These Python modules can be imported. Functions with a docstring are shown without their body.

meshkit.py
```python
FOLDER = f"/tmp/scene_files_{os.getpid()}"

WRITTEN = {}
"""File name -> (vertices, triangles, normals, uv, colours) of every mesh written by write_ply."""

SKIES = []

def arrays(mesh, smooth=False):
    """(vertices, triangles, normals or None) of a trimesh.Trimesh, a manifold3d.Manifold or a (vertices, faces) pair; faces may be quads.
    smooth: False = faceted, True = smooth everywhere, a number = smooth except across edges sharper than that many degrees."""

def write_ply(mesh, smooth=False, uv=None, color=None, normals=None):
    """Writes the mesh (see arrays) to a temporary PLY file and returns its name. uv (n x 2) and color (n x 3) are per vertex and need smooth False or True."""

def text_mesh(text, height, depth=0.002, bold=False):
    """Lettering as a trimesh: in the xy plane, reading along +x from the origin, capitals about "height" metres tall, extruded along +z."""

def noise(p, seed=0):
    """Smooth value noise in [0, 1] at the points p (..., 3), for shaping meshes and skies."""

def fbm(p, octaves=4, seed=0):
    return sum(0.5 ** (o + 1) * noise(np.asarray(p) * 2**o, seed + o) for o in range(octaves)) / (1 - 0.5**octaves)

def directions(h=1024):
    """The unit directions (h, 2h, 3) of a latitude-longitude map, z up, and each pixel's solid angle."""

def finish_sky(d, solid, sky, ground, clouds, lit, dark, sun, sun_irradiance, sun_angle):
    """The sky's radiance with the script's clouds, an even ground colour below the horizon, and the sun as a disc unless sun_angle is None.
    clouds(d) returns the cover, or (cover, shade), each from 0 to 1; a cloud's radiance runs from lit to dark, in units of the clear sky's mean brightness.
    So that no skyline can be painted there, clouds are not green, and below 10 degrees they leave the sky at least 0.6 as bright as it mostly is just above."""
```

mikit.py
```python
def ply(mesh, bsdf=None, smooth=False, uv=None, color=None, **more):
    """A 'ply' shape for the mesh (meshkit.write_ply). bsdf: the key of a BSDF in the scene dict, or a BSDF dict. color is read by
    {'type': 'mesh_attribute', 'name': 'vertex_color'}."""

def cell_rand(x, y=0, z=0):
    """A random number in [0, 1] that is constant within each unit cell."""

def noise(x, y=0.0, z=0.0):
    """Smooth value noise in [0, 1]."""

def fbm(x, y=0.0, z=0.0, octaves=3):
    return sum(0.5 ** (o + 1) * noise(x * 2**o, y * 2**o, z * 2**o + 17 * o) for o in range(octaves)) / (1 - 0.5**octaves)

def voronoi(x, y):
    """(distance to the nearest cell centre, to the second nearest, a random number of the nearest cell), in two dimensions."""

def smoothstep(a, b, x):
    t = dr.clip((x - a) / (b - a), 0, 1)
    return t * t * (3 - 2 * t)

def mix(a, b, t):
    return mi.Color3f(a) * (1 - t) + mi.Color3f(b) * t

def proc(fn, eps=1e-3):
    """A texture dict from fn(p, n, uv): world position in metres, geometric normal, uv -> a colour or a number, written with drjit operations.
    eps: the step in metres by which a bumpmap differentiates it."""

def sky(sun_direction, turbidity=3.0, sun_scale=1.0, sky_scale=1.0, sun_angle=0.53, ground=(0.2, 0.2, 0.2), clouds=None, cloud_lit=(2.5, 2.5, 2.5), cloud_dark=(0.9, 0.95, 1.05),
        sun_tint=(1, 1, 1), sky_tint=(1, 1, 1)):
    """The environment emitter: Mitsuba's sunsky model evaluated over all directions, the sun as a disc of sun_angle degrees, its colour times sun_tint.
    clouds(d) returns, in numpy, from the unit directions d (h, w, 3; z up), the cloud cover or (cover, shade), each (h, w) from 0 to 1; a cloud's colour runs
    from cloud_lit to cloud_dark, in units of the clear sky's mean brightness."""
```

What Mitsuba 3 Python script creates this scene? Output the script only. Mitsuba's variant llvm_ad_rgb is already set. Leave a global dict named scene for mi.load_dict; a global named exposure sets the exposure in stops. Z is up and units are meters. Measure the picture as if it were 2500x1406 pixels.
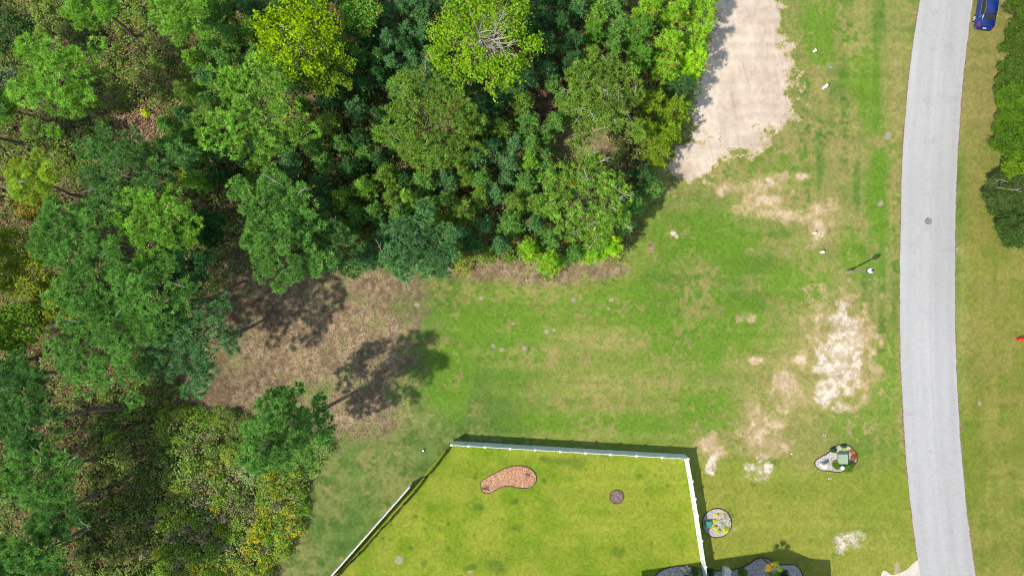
import math
import numpy as np
import trimesh
import shapely
from shapely.geometry import Polygon, Point, LineString
import drjit as dr
import mitsuba as mi
import mikit
import meshkit
from mikit import fbm, noise, smoothstep, mix

T = mi.ScalarTransform4f
scene, labels = {}, {}

# ------------------------------------------------------------------ camera, sun, exposure
CAM_H = 68.0
scene['camera'] = {'type': 'perspective', 'fov': 2 * math.degrees(math.atan(0.75)), 'fov_axis': 'x', 'near_clip': 0.5, 'far_clip': 5000.0,
                   'to_world': T().look_at(origin=[0, 0, CAM_H], target=[0, 0, 0], up=[0, 1, 0])}
SUN_EL, SHADOW_AZ = math.radians(53), math.radians(27.5)
SUN = np.array([-math.cos(SHADOW_AZ) * math.cos(SUN_EL), -math.sin(SHADOW_AZ) * math.cos(SUN_EL), math.sin(SUN_EL)])


def cumulus(d):
    n = meshkit.fbm(d * np.array([2.6, 2.6, 5.0]) + 11.0, 5, 3)
    away = np.clip((np.arccos(np.clip(d @ SUN, -1, 1)) - 0.15) / 0.2, 0, 1)
    return np.clip((n - 0.46) / 0.12, 0, 1) * 0.9 * away, np.clip((n - 0.55) / 0.3, 0, 1) * 0.5


scene['sky'] = mikit.sky(SUN.tolist(), turbidity=3, sky_scale=1.2, sun_angle=1.3, ground=(0.12, 0.16, 0.06), clouds=cumulus, cloud_lit=(2.1, 2.2, 2.35), sun_tint=(0.93, 1.0, 1.11))
exposure = 1.95

# ------------------------------------------------------------------ survey: plan units (1 unit = 4.08 cm on the ground, origin under the survey point)
S = 2 * CAM_H * 0.75 / 2500


def g(px, py, z=0.0):
    k = S * (1 - z / CAM_H)
    return np.array([(px - 1250) * k, (703 - py) * k])


def gp(pts, z=0.0):
    return np.array([g(a, b, z) for a, b in pts])


# ------------------------------------------------------------------ scene helpers
taken = {}


def numbered(name):
    n = taken.get(name, 0)
    taken[name] = n + 1
    return name if n == 0 else f'{name}_{n:03d}'


def tag(key, label, cat=None, group=None, kind=None):
    d = {'label': label}
    if cat:
        d['category'] = cat
    if group:
        d['group'] = group
    if kind:
        d['kind'] = kind
    labels[key] = d


def thing(name, label, cat, group=None):
    k = numbered(name)
    tag(k, label, cat, group)
    return k


def add(name, mesh, bsdf, parent=None, smooth=False, color=None, kind=None, label=None, uv=None):
    key = numbered(name if parent is None else parent + '__' + name)
    scene[key] = mikit.ply(mesh, bsdf, smooth=smooth, color=color, uv=uv)
    if kind or label:
        labels[key] = {}
        if kind:
            labels[key]['kind'] = kind
        if label:
            labels[key]['label'] = label
    return key


def cat(*ms):
    ms = [m for x in ms for m in (x if isinstance(x, (list, tuple)) else [x])]
    return trimesh.util.concatenate(ms)


def box(sx, sy, sz, at=(0, 0, 0), rz=0.0, bevel=0.0):
    """Box standing on z = at[2], bevelled if asked."""
    if bevel > 0:
        import manifold3d as m3
        b = bevel
        corners = [(x, y, z) for x in (-sx / 2, sx / 2) for y in (-sy / 2, sy / 2) for z in (0, sz)]
        pts = []
        for x, y, z in corners:
            ix, iy, iz = x - math.copysign(b, x), y - math.copysign(b, y), z + (b if z == 0 else -b)
            pts += [(x, iy, iz), (ix, y, iz), (ix, iy, z)]
        m = trimesh.convex.convex_hull(np.array(pts))
    else:
        m = trimesh.creation.box((sx, sy, sz))
        m.apply_translation((0, 0, sz / 2))
    if rz:
        m.apply_transform(trimesh.transformations.rotation_matrix(rz, (0, 0, 1)))
    m.apply_translation(at)
    return m


def tube(points, radii, sides=6, cap=True):
    p = np.asarray(points, float)
    r = np.broadcast_to(np.asarray(radii, float), (len(p),))
    t = np.gradient(p, axis=0)
    t /= np.linalg.norm(t, axis=1, keepdims=True) + 1e-12
    a = np.cross(t, np.where(np.abs(t[:, 2:]) < 0.9, [0, 0, 1.0], [1.0, 0, 0]))
    a /= np.linalg.norm(a, axis=1, keepdims=True) + 1e-12
    b = np.cross(t, a)
    ang = np.arange(sides) * 2 * np.pi / sides
    v = p[:, None] + r[:, None, None] * (np.cos(ang)[None, :, None] * a[:, None] + np.sin(ang)[None, :, None] * b[:, None])
    i, j = np.meshgrid(np.arange(len(p) - 1), np.arange(sides), indexing='ij')
    q = np.stack([i * sides + j, i * sides + (j + 1) % sides, (i + 1) * sides + (j + 1) % sides, (i + 1) * sides + j], -1).reshape(-1, 4)
    f = [q[:, [0, 1, 2]], q[:, [0, 2, 3]]]
    v = v.reshape(-1, 3)
    if cap:
        n = len(v)
        v = np.vstack([v, p[:1], p[-1:]])
        k = np.arange(sides)
        f += [np.stack([(k + 1) % sides, k, k * 0 + n], 1), np.stack([(len(p) - 1) * sides + k, (len(p) - 1) * sides + (k + 1) % sides, k * 0 + n + 1], 1)]
    return trimesh.Trimesh(v, np.vstack(f), process=False)


def lathe(profile, at=(0, 0, 0), sections=24):
    m = trimesh.creation.revolve(np.array(profile, float), sections=sections)
    m.apply_translation(at)
    return m


def smooth_outline(pts, n=160, jitter=0.0, seed=0, freq=1.0):
    """Closed Catmull-Rom outline through the points; jitter in metres makes it ragged."""
    p = np.asarray(pts, float)
    m = len(p)
    out = []
    per = max(2, n // m)
    for i in range(m):
        a, b, c, d = p[(i - 1) % m], p[i], p[(i + 1) % m], p[(i + 2) % m]
        for t in np.linspace(0, 1, per, endpoint=False):
            out.append(0.5 * ((2 * b) + (c - a) * t + (2 * a - 5 * b + 4 * c - d) * t * t + (3 * b - a - 3 * c + d) * t ** 3))
    out = np.array(out)
    if jitter:
        q = np.c_[out * freq, np.zeros(len(out))]
        out = out + jitter * 2 * np.c_[meshkit.fbm(q, 3, seed) - 0.5, meshkit.fbm(q + 31.7, 3, seed + 9) - 0.5]
    return out


def sheet(outline, z):
    poly = outline if isinstance(outline, shapely.Geometry) else Polygon(outline)
    poly = poly.buffer(0)
    parts = []
    for gm in getattr(poly, 'geoms', [poly]):
        v, f = trimesh.creation.triangulate_polygon(gm, engine='earcut')
        v3 = np.c_[v, np.full(len(v), z)]
        nrm = np.cross(v3[f[:, 1]] - v3[f[:, 0]], v3[f[:, 2]] - v3[f[:, 0]])[:, 2]
        f = np.where(nrm[:, None] < 0, f[:, ::-1], f)
        parts.append(trimesh.Trimesh(v3, f, process=False))
    return trimesh.util.concatenate(parts)


def slab(poly, z0, h):
    poly = poly if isinstance(poly, shapely.Geometry) else Polygon(poly)
    poly = poly.buffer(0)
    ms = [trimesh.creation.extrude_polygon(gm, h, engine='earcut') for gm in getattr(poly, 'geoms', [poly])]
    m = trimesh.util.concatenate(ms)
    m.apply_translation((0, 0, z0))
    return m


# ------------------------------------------------------------------ materials
def plain(key, rgb, rough=0.6, metallic=0.0, spec=0.4, **more):
    scene[key] = {'type': 'twosided', 'b': {'type': 'principled', 'base_color': {'type': 'rgb', 'value': list(rgb)}, 'roughness': rough, 'metallic': metallic, 'specular': spec, **more}}


def toned(key, fn, rough=0.8, spec=0.3, bump=None, bump_scale=1.0, eps=0.01, **more):
    b = {'type': 'principled', 'base_color': mikit.proc(fn), 'roughness': rough, 'specular': spec, **more}
    if bump is not None:
        b = {'type': 'bumpmap', 'arbitrary': mikit.proc(bump, eps), 'scale': bump_scale, 'b': b}
    scene[key] = {'type': 'twosided', 'b': b}


def vary(rgb, amount=0.15, freq=6.0):
    def fn(p, n, uv):
        k = 1 - amount + 2 * amount * fbm(p.x * freq, p.y * freq, p.z * freq)
        return mi.Color3f(*rgb) * k
    return fn


def leafmat(key, trans=0.5, rough=0.55):
    scene[key] = {'type': 'principledthin', 'base_color': {'type': 'mesh_attribute', 'name': 'vertex_color'}, 'roughness': rough, 'diff_trans': trans, 'spec_trans': 0.0, 'eta': 1.3}


leafmat('needle_mat', 0.55, 0.6)
leafmat('leaf_mat', 0.75, 0.5)
scene['debris_mat'] = {'type': 'twosided', 'b': {'type': 'diffuse', 'reflectance': {'type': 'mesh_attribute', 'name': 'vertex_color'}}}
toned('bark', vary((0.14, 0.105, 0.085), 0.45, 7.0))
toned('pale_bark', vary((0.36, 0.33, 0.30), 0.3, 7.0))
toned('vinyl', vary((0.64, 0.70, 0.745), 0.06, 1.5), rough=0.35, spec=0.5)
toned('beige_vinyl', vary((0.60, 0.58, 0.55), 0.06, 2.0), rough=0.5)
plain('black_fabric', (0.025, 0.027, 0.03), 0.8)
plain('stake_wood', (0.22, 0.17, 0.12), 0.8)
plain('edging_black', (0.03, 0.03, 0.032), 0.6)
plain('edging_brown', (0.07, 0.05, 0.045), 0.7)
toned('box_green', vary((0.27, 0.35, 0.26), 0.10, 5.0), rough=0.5)
plain('box_teal', (0.045, 0.24, 0.18), 0.4)
toned('white_plastic', vary((0.78, 0.79, 0.78), 0.04, 5.0), rough=0.45)
plain('pale_green_plastic', (0.62, 0.74, 0.68), 0.45)
plain('dark_metal', (0.035, 0.045, 0.07), 0.45)
toned('post_grey', vary((0.24, 0.205, 0.19), 0.12, 6.0), rough=0.6)
plain('red_paint', (0.55, 0.018, 0.016), 0.35)
plain('red_label', (0.26, 0.10, 0.08), 0.6)
plain('cap_grey', (0.25, 0.27, 0.29), 0.5)
plain('cap_pale', (0.45, 0.45, 0.44), 0.6)
plain('iron', (0.10, 0.10, 0.10), 0.6, 0.3)
plain('iron_pale', (0.27, 0.25, 0.235), 0.7)
plain('car_paint', (0.003, 0.024, 0.18), 0.25, 0.3, 0.6, clearcoat=1.0, clearcoat_gloss=0.92)
plain('car_glass', (0.02, 0.022, 0.02), 0.08, 0.0, 0.7)
plain('chrome', (0.75, 0.76, 0.78), 0.2, 0.9)
plain('rubber', (0.02, 0.02, 0.022), 0.8)
plain('tail_red', (0.28, 0.005, 0.02), 0.2, 0.0, 0.6)
plain('plate_white', (0.8, 0.8, 0.78), 0.4)
plain('globe_white', (0.86, 0.88, 0.9), 0.25)
plain('dark_blue', (0.02, 0.04, 0.09), 0.5)
toned('roof_shingle', vary((0.09, 0.085, 0.08), 0.25, 4.0))
toned('siding', vary((0.55, 0.56, 0.56), 0.05, 2.0))
plain('window_glass', (0.03, 0.035, 0.04), 0.1)


# ---- ground
def ell(lst):
    out = []
    for e in lst:
        x, y, rx, ry = e[:4]
        a = math.radians(e[4]) if len(e) > 4 else 0.0
        c = g(x, y)
        out.append((c[0], c[1], rx * S, ry * S, math.cos(a), math.sin(a)))
    return out


SAND_CLEAR = ell([(1830, 50, 80, 130), (1838, 180, 98, 120), (1860, 262, 82, 62), (1780, 320, 92, 56), (1700, 392, 62, 44), (1745, 260, 60, 90), (1770, 120, 60, 150), (1825, -60, 80, 120)])
SAND_BITS = ell([(1872, 482, 44, 34), (1905, 522, 58, 14, -12), (1895, 452, 24, 24), (1840, 505, 30, 18), (2016, 515, 30, 20), (2003, 556, 24, 32), (2050, 870, 70, 110), (1908, 940, 30, 34, 20), (1930, 975, 30, 30), (1838, 1012, 17, 36, 8), (1850, 1050, 34, 30), (1880, 1030, 26, 18),
                 (1870, 1085, 50, 22), (1735, 1085, 30, 18), (1945, 880, 34, 10), (1850, 880, 30, 8), (1818, 775, 15, 12), (1955, 430, 16, 9), (1780, 460, 34, 14), (2190, 1388, 8, 14)])
SPOTS = ell([(1335, 808, 8, 7), (1352, 806, 7, 5), (1399, 732, 7, 6), (1492, 732, 6, 4), (2167, 333, 7, 8), (2149, 498, 6, 4, 30), (2167, 610, 5, 7), (2336, 608, 4, 4), (2156, 872, 5, 5), (1205, 845, 5, 5), (1280, 852, 7, 6), (1225, 853, 4, 4), (1175, 729, 5, 4),
             (975, 1364, 9, 8), (1148, 1395, 9, 4), (2392, 985, 3, 4), (2192, 1388, 8, 11, 20), (1795, 1290, 5, 5), (2430, 823, 4, 4), (1485, 754, 4, 4), (1253, 790, 3, 3), (1918, 620, 4, 4), (1018, 745, 7, 6)])
DRY = ell([(1760, 430, 90, 60), (1640, 440, 60, 70, 40), (2062, 340, 42, 100), (2080, 95, 42, 70, 10), (1870, 480, 110, 80), (2005, 530, 55, 75), (2045, 870, 95, 150), (1900, 950, 100, 90), (1850, 1060, 100, 75), (1745, 1090, 60, 40), (1310, 870, 120, 30), (1560, 935, 190, 22),
           (1985, 250, 40, 110), (1930, 360, 60, 60), (1240, 700, 180, 40), (1100, 710, 140, 40), (960, 1150, 60, 90), (790, 1190, 60, 90), (720, 1370, 80, 70), (960, 1040, 90, 60), (2190, 420, 22, 320), (2205, 900, 18, 300), (1120, 1060, 70, 22), (1490, 830, 120, 24),
           (2400, 120, 50, 160), (2400, 560, 30, 200), (1930, 480, 70, 40), (1750, 1250, 60, 70), (1700, 720, 60, 80), (1940, 1140, 120, 40), (1470, 980, 120, 26)])
LUSH = ell([(2000, 70, 45, 120), (2110, 200, 40, 130, 8), (1900, 430, 70, 50), (1720, 600, 120, 80), (2150, 480, 35, 150), (2080, 620, 30, 60), (1250, 800, 90, 120), (1150, 780, 90, 70), (1500, 740, 140, 50), (2160, 920, 40, 110), (1700, 800, 150, 90), (1960, 700, 70, 60),
            (1100, 900, 60, 110), (2080, 1010, 80, 50), (1450, 1030, 200, 24), (1800, 560, 80, 60), (1730, 1010, 80, 60), (2180, 1200, 60, 60), (2470, 800, 40, 60)])
BROWN = ell([(720, 800, 250, 170), (590, 950, 190, 80), (860, 1000, 110, 70), (910, 830, 105, 130), (640, 660, 160, 100), (930, 690, 90, 40), (1200, 655, 110, 24), (1440, 655, 80, 26), (1420, 350, 80, 60), (1590, 600, 8, 8), (1330, 680, 120, 16)])
WHITE_BITS = ell([(2050, 800, 32, 40), (2052, 862, 48, 44), (2040, 925, 42, 52), (2015, 890, 24, 60), (2075, 880, 36, 40), (2012, 960, 18, 26), (2060, 762, 12, 16), (2040, 740, 6, 10), (1737, 1138, 12, 20), (1857, 1146, 25, 23), (2072, 1316, 27, 22), (1644, 571, 6, 4), (1652, 577, 4, 5)])
FLOOR = ell([(250, 300, 520, 430), (900, 280, 640, 350), (1380, 200, 330, 260), (1400, 430, 170, 210), (1200, 560, 300, 85), (200, 900, 340, 380), (360, 1250, 330, 260), (520, 1220, 200, 200), (560, 1400, 130, 150), (1600, 60, 150, 160), (650, 500, 400, 180)])
FENCE_LAWN_DARK = ell([(1173, 1237, 13, 9), (1014, 1260, 7, 6), (1033, 1267, 5, 5), (933, 1312, 8, 9), (952, 1317, 5, 5), (1158, 1306, 5, 5), (1150, 1385, 18, 9, 25), (1390, 1128, 40, 14), (1415, 1135, 18, 14), (1330, 1120, 14, 9), (1560, 1162, 6, 6), (1160, 1165, 6, 8),
                       (1255, 1225, 12, 6, 20), (1226, 1268, 6, 5), (1330, 1175, 6, 7), (1095, 1278, 5, 5), (1003, 1338, 5, 6), (1037, 1290, 4, 4), (1262, 1288, 10, 6), (1035, 1375, 8, 9), (1215, 1385, 22, 14, -25), (1510, 1350, 18, 12), (1095, 1340, 4, 8), (1600, 1160, 5, 5),
                       (1580, 1230, 4, 4), (1630, 1185, 5, 4), (1592, 1325, 4, 4), (1885, 1133, 12, 10), (1880, 1236, 5, 5), (1840, 1182, 6, 5), (2040, 1350, 6, 6), (2020, 560, 8, 12), (2155, 810, 14, 30), (2150, 855, 12, 10), (2180, 770, 10, 12), (2470, 1155, 14, 12)])


def blob(X, Y, lst, nz, edge=0.25):
    w = mi.Float(0)
    for cx, cy, rx, ry, ca, sa in lst:
        dx, dy = X - cx, Y - cy
        u, v = (dx * ca + dy * sa) / rx, (dy * ca - dx * sa) / ry
        w = dr.maximum(w, 1 - smoothstep(1 - edge, 1 + edge, dr.sqrt(u * u + v * v) + nz))
    return w


FN = [g(1102, 1083), g(1671, 1111)]
FE = [g(1671, 1111), g(1716, 1406)]
FW = [g(1102, 1083), g(806, 1410)]


def side(X, Y, a, b):
    d = (b - a) / np.linalg.norm(b - a)
    return (X - a[0]) * d[1] - (Y - a[1]) * d[0]


def ground_color(p, n, uv):
    X, Y = p.x, p.y
    n0 = fbm(X * 0.10 + 3.1, Y * 0.10, octaves=3)
    n1 = fbm(X * 0.55, Y * 0.55, octaves=3)
    n2 = fbm(X * 2.6, Y * 2.6, octaves=3)
    n3 = fbm(X * 1.25 + 40, Y * 1.25, octaves=4)
    fine = noise(X * 9.0, Y * 9.0)
    blade = noise(X * 5.0 + 7, Y * 5.0) * 0.6 + noise(X * 15.0, Y * 15.0 + 3) * 0.4
    streak = noise(X * 0.12, Y * 1.7 + 9.0)
    streak_v = noise(X * 1.6 + 4, Y * 0.10 + 2.0)
    nz = (n1 - 0.5) * 1.1 + (n2 - 0.5) * 0.75
    ragged = (n1 - 0.5) * 0.8 + (n3 - 0.5) * 2.2 + (fine - 0.5) * 0.45
    green = mi.Color3f(0.085, 0.165, 0.026)
    lime = mi.Color3f(0.140, 0.215, 0.032)
    yellow = mi.Color3f(0.215, 0.235, 0.062)
    tan = mi.Color3f(0.36, 0.285, 0.135)
    straw = mi.Color3f(0.29, 0.235, 0.10)
    t = smoothstep(0.30, 0.70, n0 * 0.45 + n1 * 0.35 + streak * 0.2)
    c = mix(green, lime, smoothstep(0.35, 0.65, n0))
    c = mix(c, yellow, t * 0.50)
    right = smoothstep(14.0, 34.0, X)                      # sandier soil near the road: thinner, yellower grass
    dull_y = mi.Color3f(0.235, 0.235, 0.075)
    c = mix(c, dull_y, right * smoothstep(0.30, 0.66, n1 * 0.5 + streak_v * 0.5) * 0.70)
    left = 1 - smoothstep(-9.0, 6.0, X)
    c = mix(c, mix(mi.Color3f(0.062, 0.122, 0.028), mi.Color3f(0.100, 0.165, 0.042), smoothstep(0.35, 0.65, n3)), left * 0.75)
    lush = blob(X, Y, LUSH, nz * 0.9, 0.5)
    c = mix(c, mi.Color3f(0.105, 0.212, 0.018), lush * 0.80)
    dry = blob(X, Y, DRY, nz * 1.1, 0.55)
    dry = dry * smoothstep(0.34, 0.60, n2 * 0.5 + n3 * 0.5)
    c = mix(c, straw, dry * 0.62 * (1 - left * 0.45))
    spots = smoothstep(0.57, 0.72, n1 * 0.55 + n2 * 0.45)   # thin places everywhere
    c = mix(c, straw * 0.9, spots * 0.5)
    # far side of the road
    verge = smoothstep(44.5, 46.0, X + (Y * Y) * 0.0022)
    vg = mix(mi.Color3f(0.135, 0.175, 0.026), mi.Color3f(0.195, 0.200, 0.045), smoothstep(0.3, 0.7, n1 * 0.7 + streak_v * 0.3))
    vg = mix(vg, mi.Color3f(0.22, 0.165, 0.07), smoothstep(0.55, 0.8, n0 * 0.5 + n2 * 0.5) * 0.6)
    vg = mix(vg, mi.Color3f(0.245, 0.215, 0.085), smoothstep(2.0, 20.0, Y) * (0.25 + 0.5 * n2))
    c = mix(c, vg, verge)
    # fenced yard: even, yellow-green turf
    yard = smoothstep(-0.05, 0.05, side(X, Y, *FN)) * smoothstep(-0.05, 0.05, side(X, Y, *FE)) * smoothstep(-0.05, 0.05, -side(X, Y, *FW))
    front = smoothstep(-0.05, 0.05, -side(X, Y, *FE)) * (1 - smoothstep(-19.5, -15.5, Y + (n1 - 0.5) * 4)) * (1 - verge)
    yd = mix(mi.Color3f(0.138, 0.222, 0.014), mi.Color3f(0.215, 0.262, 0.030), smoothstep(0.32, 0.66, n0 * 0.4 + n1 * 0.6))
    yd = mix(yd, mi.Color3f(0.15, 0.165, 0.03), smoothstep(0.60, 0.78, n2) * 0.4)
    c = mix(c, yd, yard)
    c = mix(c, mix(yd, mi.Color3f(0.235, 0.235, 0.05), 0.45), front * 0.85)
    weeds = blob(X, Y, FENCE_LAWN_DARK, nz * 0.8 + (n3 - 0.5) * 0.8, 0.6)
    c = mix(c, mi.Color3f(0.065, 0.125, 0.016), weeds * (0.35 + 0.5 * n3))
    # bare soil
    brown = blob(X, Y, BROWN, nz * 0.85 + (n3 - 0.5) * 0.9, 0.55)
    floor_ = blob(X, Y, FLOOR, nz * 0.5, 0.22)
    soil = mix(mi.Color3f(0.165, 0.112, 0.076), mi.Color3f(0.310, 0.232, 0.155), smoothstep(0.3, 0.72, n1 * 0.45 + n2 * 0.55))
    soil = mix(soil, mi.Color3f(0.105, 0.075, 0.055), smoothstep(0.55, 0.8, noise(X * 3.3 + 11, Y * 3.3)) * 0.4)
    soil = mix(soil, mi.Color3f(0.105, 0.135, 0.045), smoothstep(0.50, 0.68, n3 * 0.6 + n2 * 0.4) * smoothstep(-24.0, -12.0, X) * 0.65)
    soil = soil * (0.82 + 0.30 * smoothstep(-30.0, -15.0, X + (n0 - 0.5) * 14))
    straw_floor = mix(mi.Color3f(0.085, 0.055, 0.038), mi.Color3f(0.16, 0.10, 0.065), smoothstep(0.3, 0.7, n2))
    c = mix(c, soil, brown * 0.93 * smoothstep(-0.1, 0.35, brown + (n2 - 0.5)))
    c = mix(c, straw_floor, floor_ * (1 - brown))
    bits = blob(X, Y, SAND_BITS, ragged + 0.22, 0.5)
    grassy = smoothstep(0.40, 0.62, n3 * 0.6 + n2 * 0.4)     # tufts left standing in the bare places
    sand = mix(mi.Color3f(0.40, 0.30, 0.19), mi.Color3f(0.54, 0.44, 0.31), smoothstep(0.3, 0.7, n1 * 0.4 + n2 * 0.6))
    c = mix(c, tan, blob(X, Y, SAND_BITS, ragged * 1.1 - 0.35, 0.45) * (1 - 0.6 * grassy) * 0.75)
    c = mix(c, sand, bits * (1 - 0.75 * grassy) * 0.95)
    white = blob(X, Y, WHITE_BITS, ragged * 0.95 + 0.12, 0.5)
    c = mix(c, mix(mi.Color3f(0.45, 0.385, 0.29), mi.Color3f(0.55, 0.50, 0.42), smoothstep(0.35, 0.65, n2)), white * (1 - 0.55 * smoothstep(0.5, 0.66, n3)))
    c = mix(c, mi.Color3f(0.33, 0.29, 0.235), blob(X, Y, SPOTS, ragged * 0.9 + 0.12, 0.5) * 0.75)
    clear = blob(X, Y, SAND_CLEAR, ragged * 0.42, 0.15)
    cs = mix(mi.Color3f(0.46, 0.385, 0.315), mi.Color3f(0.58, 0.505, 0.435), smoothstep(0.3, 0.7, n0 * 0.6 + n1 * 0.4))
    swirl = noise(X * 1.1 + n1 * 4.0, Y * 0.35 + n0 * 3)
    cs = cs * (0.95 + 0.10 * swirl) / (0.80 + 0.34 * blade)
    trk = noise(X * 3.2 + n0 * 9.0 + Y * 0.5, Y * 0.30 + n1 * 1.5)
    cs = cs * (1 - 0.10 * smoothstep(0.62, 0.80, trk)) * (0.96 + 0.08 * n2)
    sprouts = smoothstep(0.62, 0.75, n2) * blob(X, Y, ell([(1815, 145, 30, 25), (1760, 340, 60, 22), (1790, 370, 90, 40)]), nz, 0.5)
    cs = mix(cs, mi.Color3f(0.22, 0.23, 0.08), sprouts * 0.7)
    c = mix(c, tan * 1.15, blob(X, Y, SAND_CLEAR, ragged * 0.5 - 0.10, 0.10) * 0.75)
    c = mix(c, cs, clear * (1 - 0.5 * smoothstep(0.0, 0.5, 1 - clear) * grassy))
    return c * (0.70 + 0.42 * blade + 0.20 * (n2 - 0.2)) * (0.93 + 0.14 * streak)


def ground_bump(p, n, uv):
    return noise(p.x * 7.0, p.y * 7.0) * 0.6 + noise(p.x * 2.2 + 5, p.y * 2.2) * 1.2


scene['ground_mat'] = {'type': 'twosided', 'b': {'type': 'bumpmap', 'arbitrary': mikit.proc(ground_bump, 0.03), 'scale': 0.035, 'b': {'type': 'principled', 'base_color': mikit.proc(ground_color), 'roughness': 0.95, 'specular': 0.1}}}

# ------------------------------------------------------------------ the setting
ext = 1500.0
gm = trimesh.Trimesh([(-ext, -ext, 0), (ext, -ext, 0), (ext, ext, 0), (-ext, ext, 0)], [[0, 1, 2], [0, 2, 3]], process=False)
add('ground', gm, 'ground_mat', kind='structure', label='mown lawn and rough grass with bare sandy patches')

clear_line = smooth_outline(gp([(1740, -60), (1885, -60), (1908, 40), (1930, 150), (1932, 225), (1942, 285), (1895, 312), (1862, 345), (1845, 372), (1790, 382), (1740, 412), (1690, 436), (1650, 424), (1630, 380), (1660, 300), (1690, 200), (1715, 80)]), 400, 0.7, 5, 0.8)
add('sandy_clearing', sheet(clear_line, 0.008), 'ground_mat', kind='structure', label='pale bare sand clearing beside the bright edge of the wood')
floor_line = smooth_outline(gp([(-500, -400), (600, -420), (1700, -300), (1735, 0), (1715, 130), (1680, 290), (1610, 410), (1550, 560), (1505, 640), (1430, 680), (1320, 684), (1200, 672), (1060, 680), (960, 690), (985, 780), (990, 850), (950, 960), (900, 1040), (820, 1090), (770, 1180), (740, 1280), (660, 1390),
                                (620, 1600), (-500, 1700)]), 500, 0.9, 8, 0.5)
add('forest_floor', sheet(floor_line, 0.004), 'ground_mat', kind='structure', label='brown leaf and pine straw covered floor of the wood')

# road: centre line through measured edges, continued beyond the view
LE = np.array([(2330, -420), (2277, -200), (2246, 0), (2225, 130), (2210, 280), (2202, 400), (2199, 530), (2196.5, 700), (2198, 850), (2202, 960), (2208, 1060), (2217, 1180), (2230, 1290), (2245.5, 1406), (2285, 1640), (2340, 1900)], float)
RE = np.array([(2460, -420), (2405, -200), (2374, 0), (2357, 130), (2343, 280), (2335, 420), (2331.5, 560), (2330.5, 700), (2332, 850), (2337, 960), (2344, 1080), (2354, 1190), (2366, 1300), (2381, 1406), (2421, 1640), (2475, 1900)], float)


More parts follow.
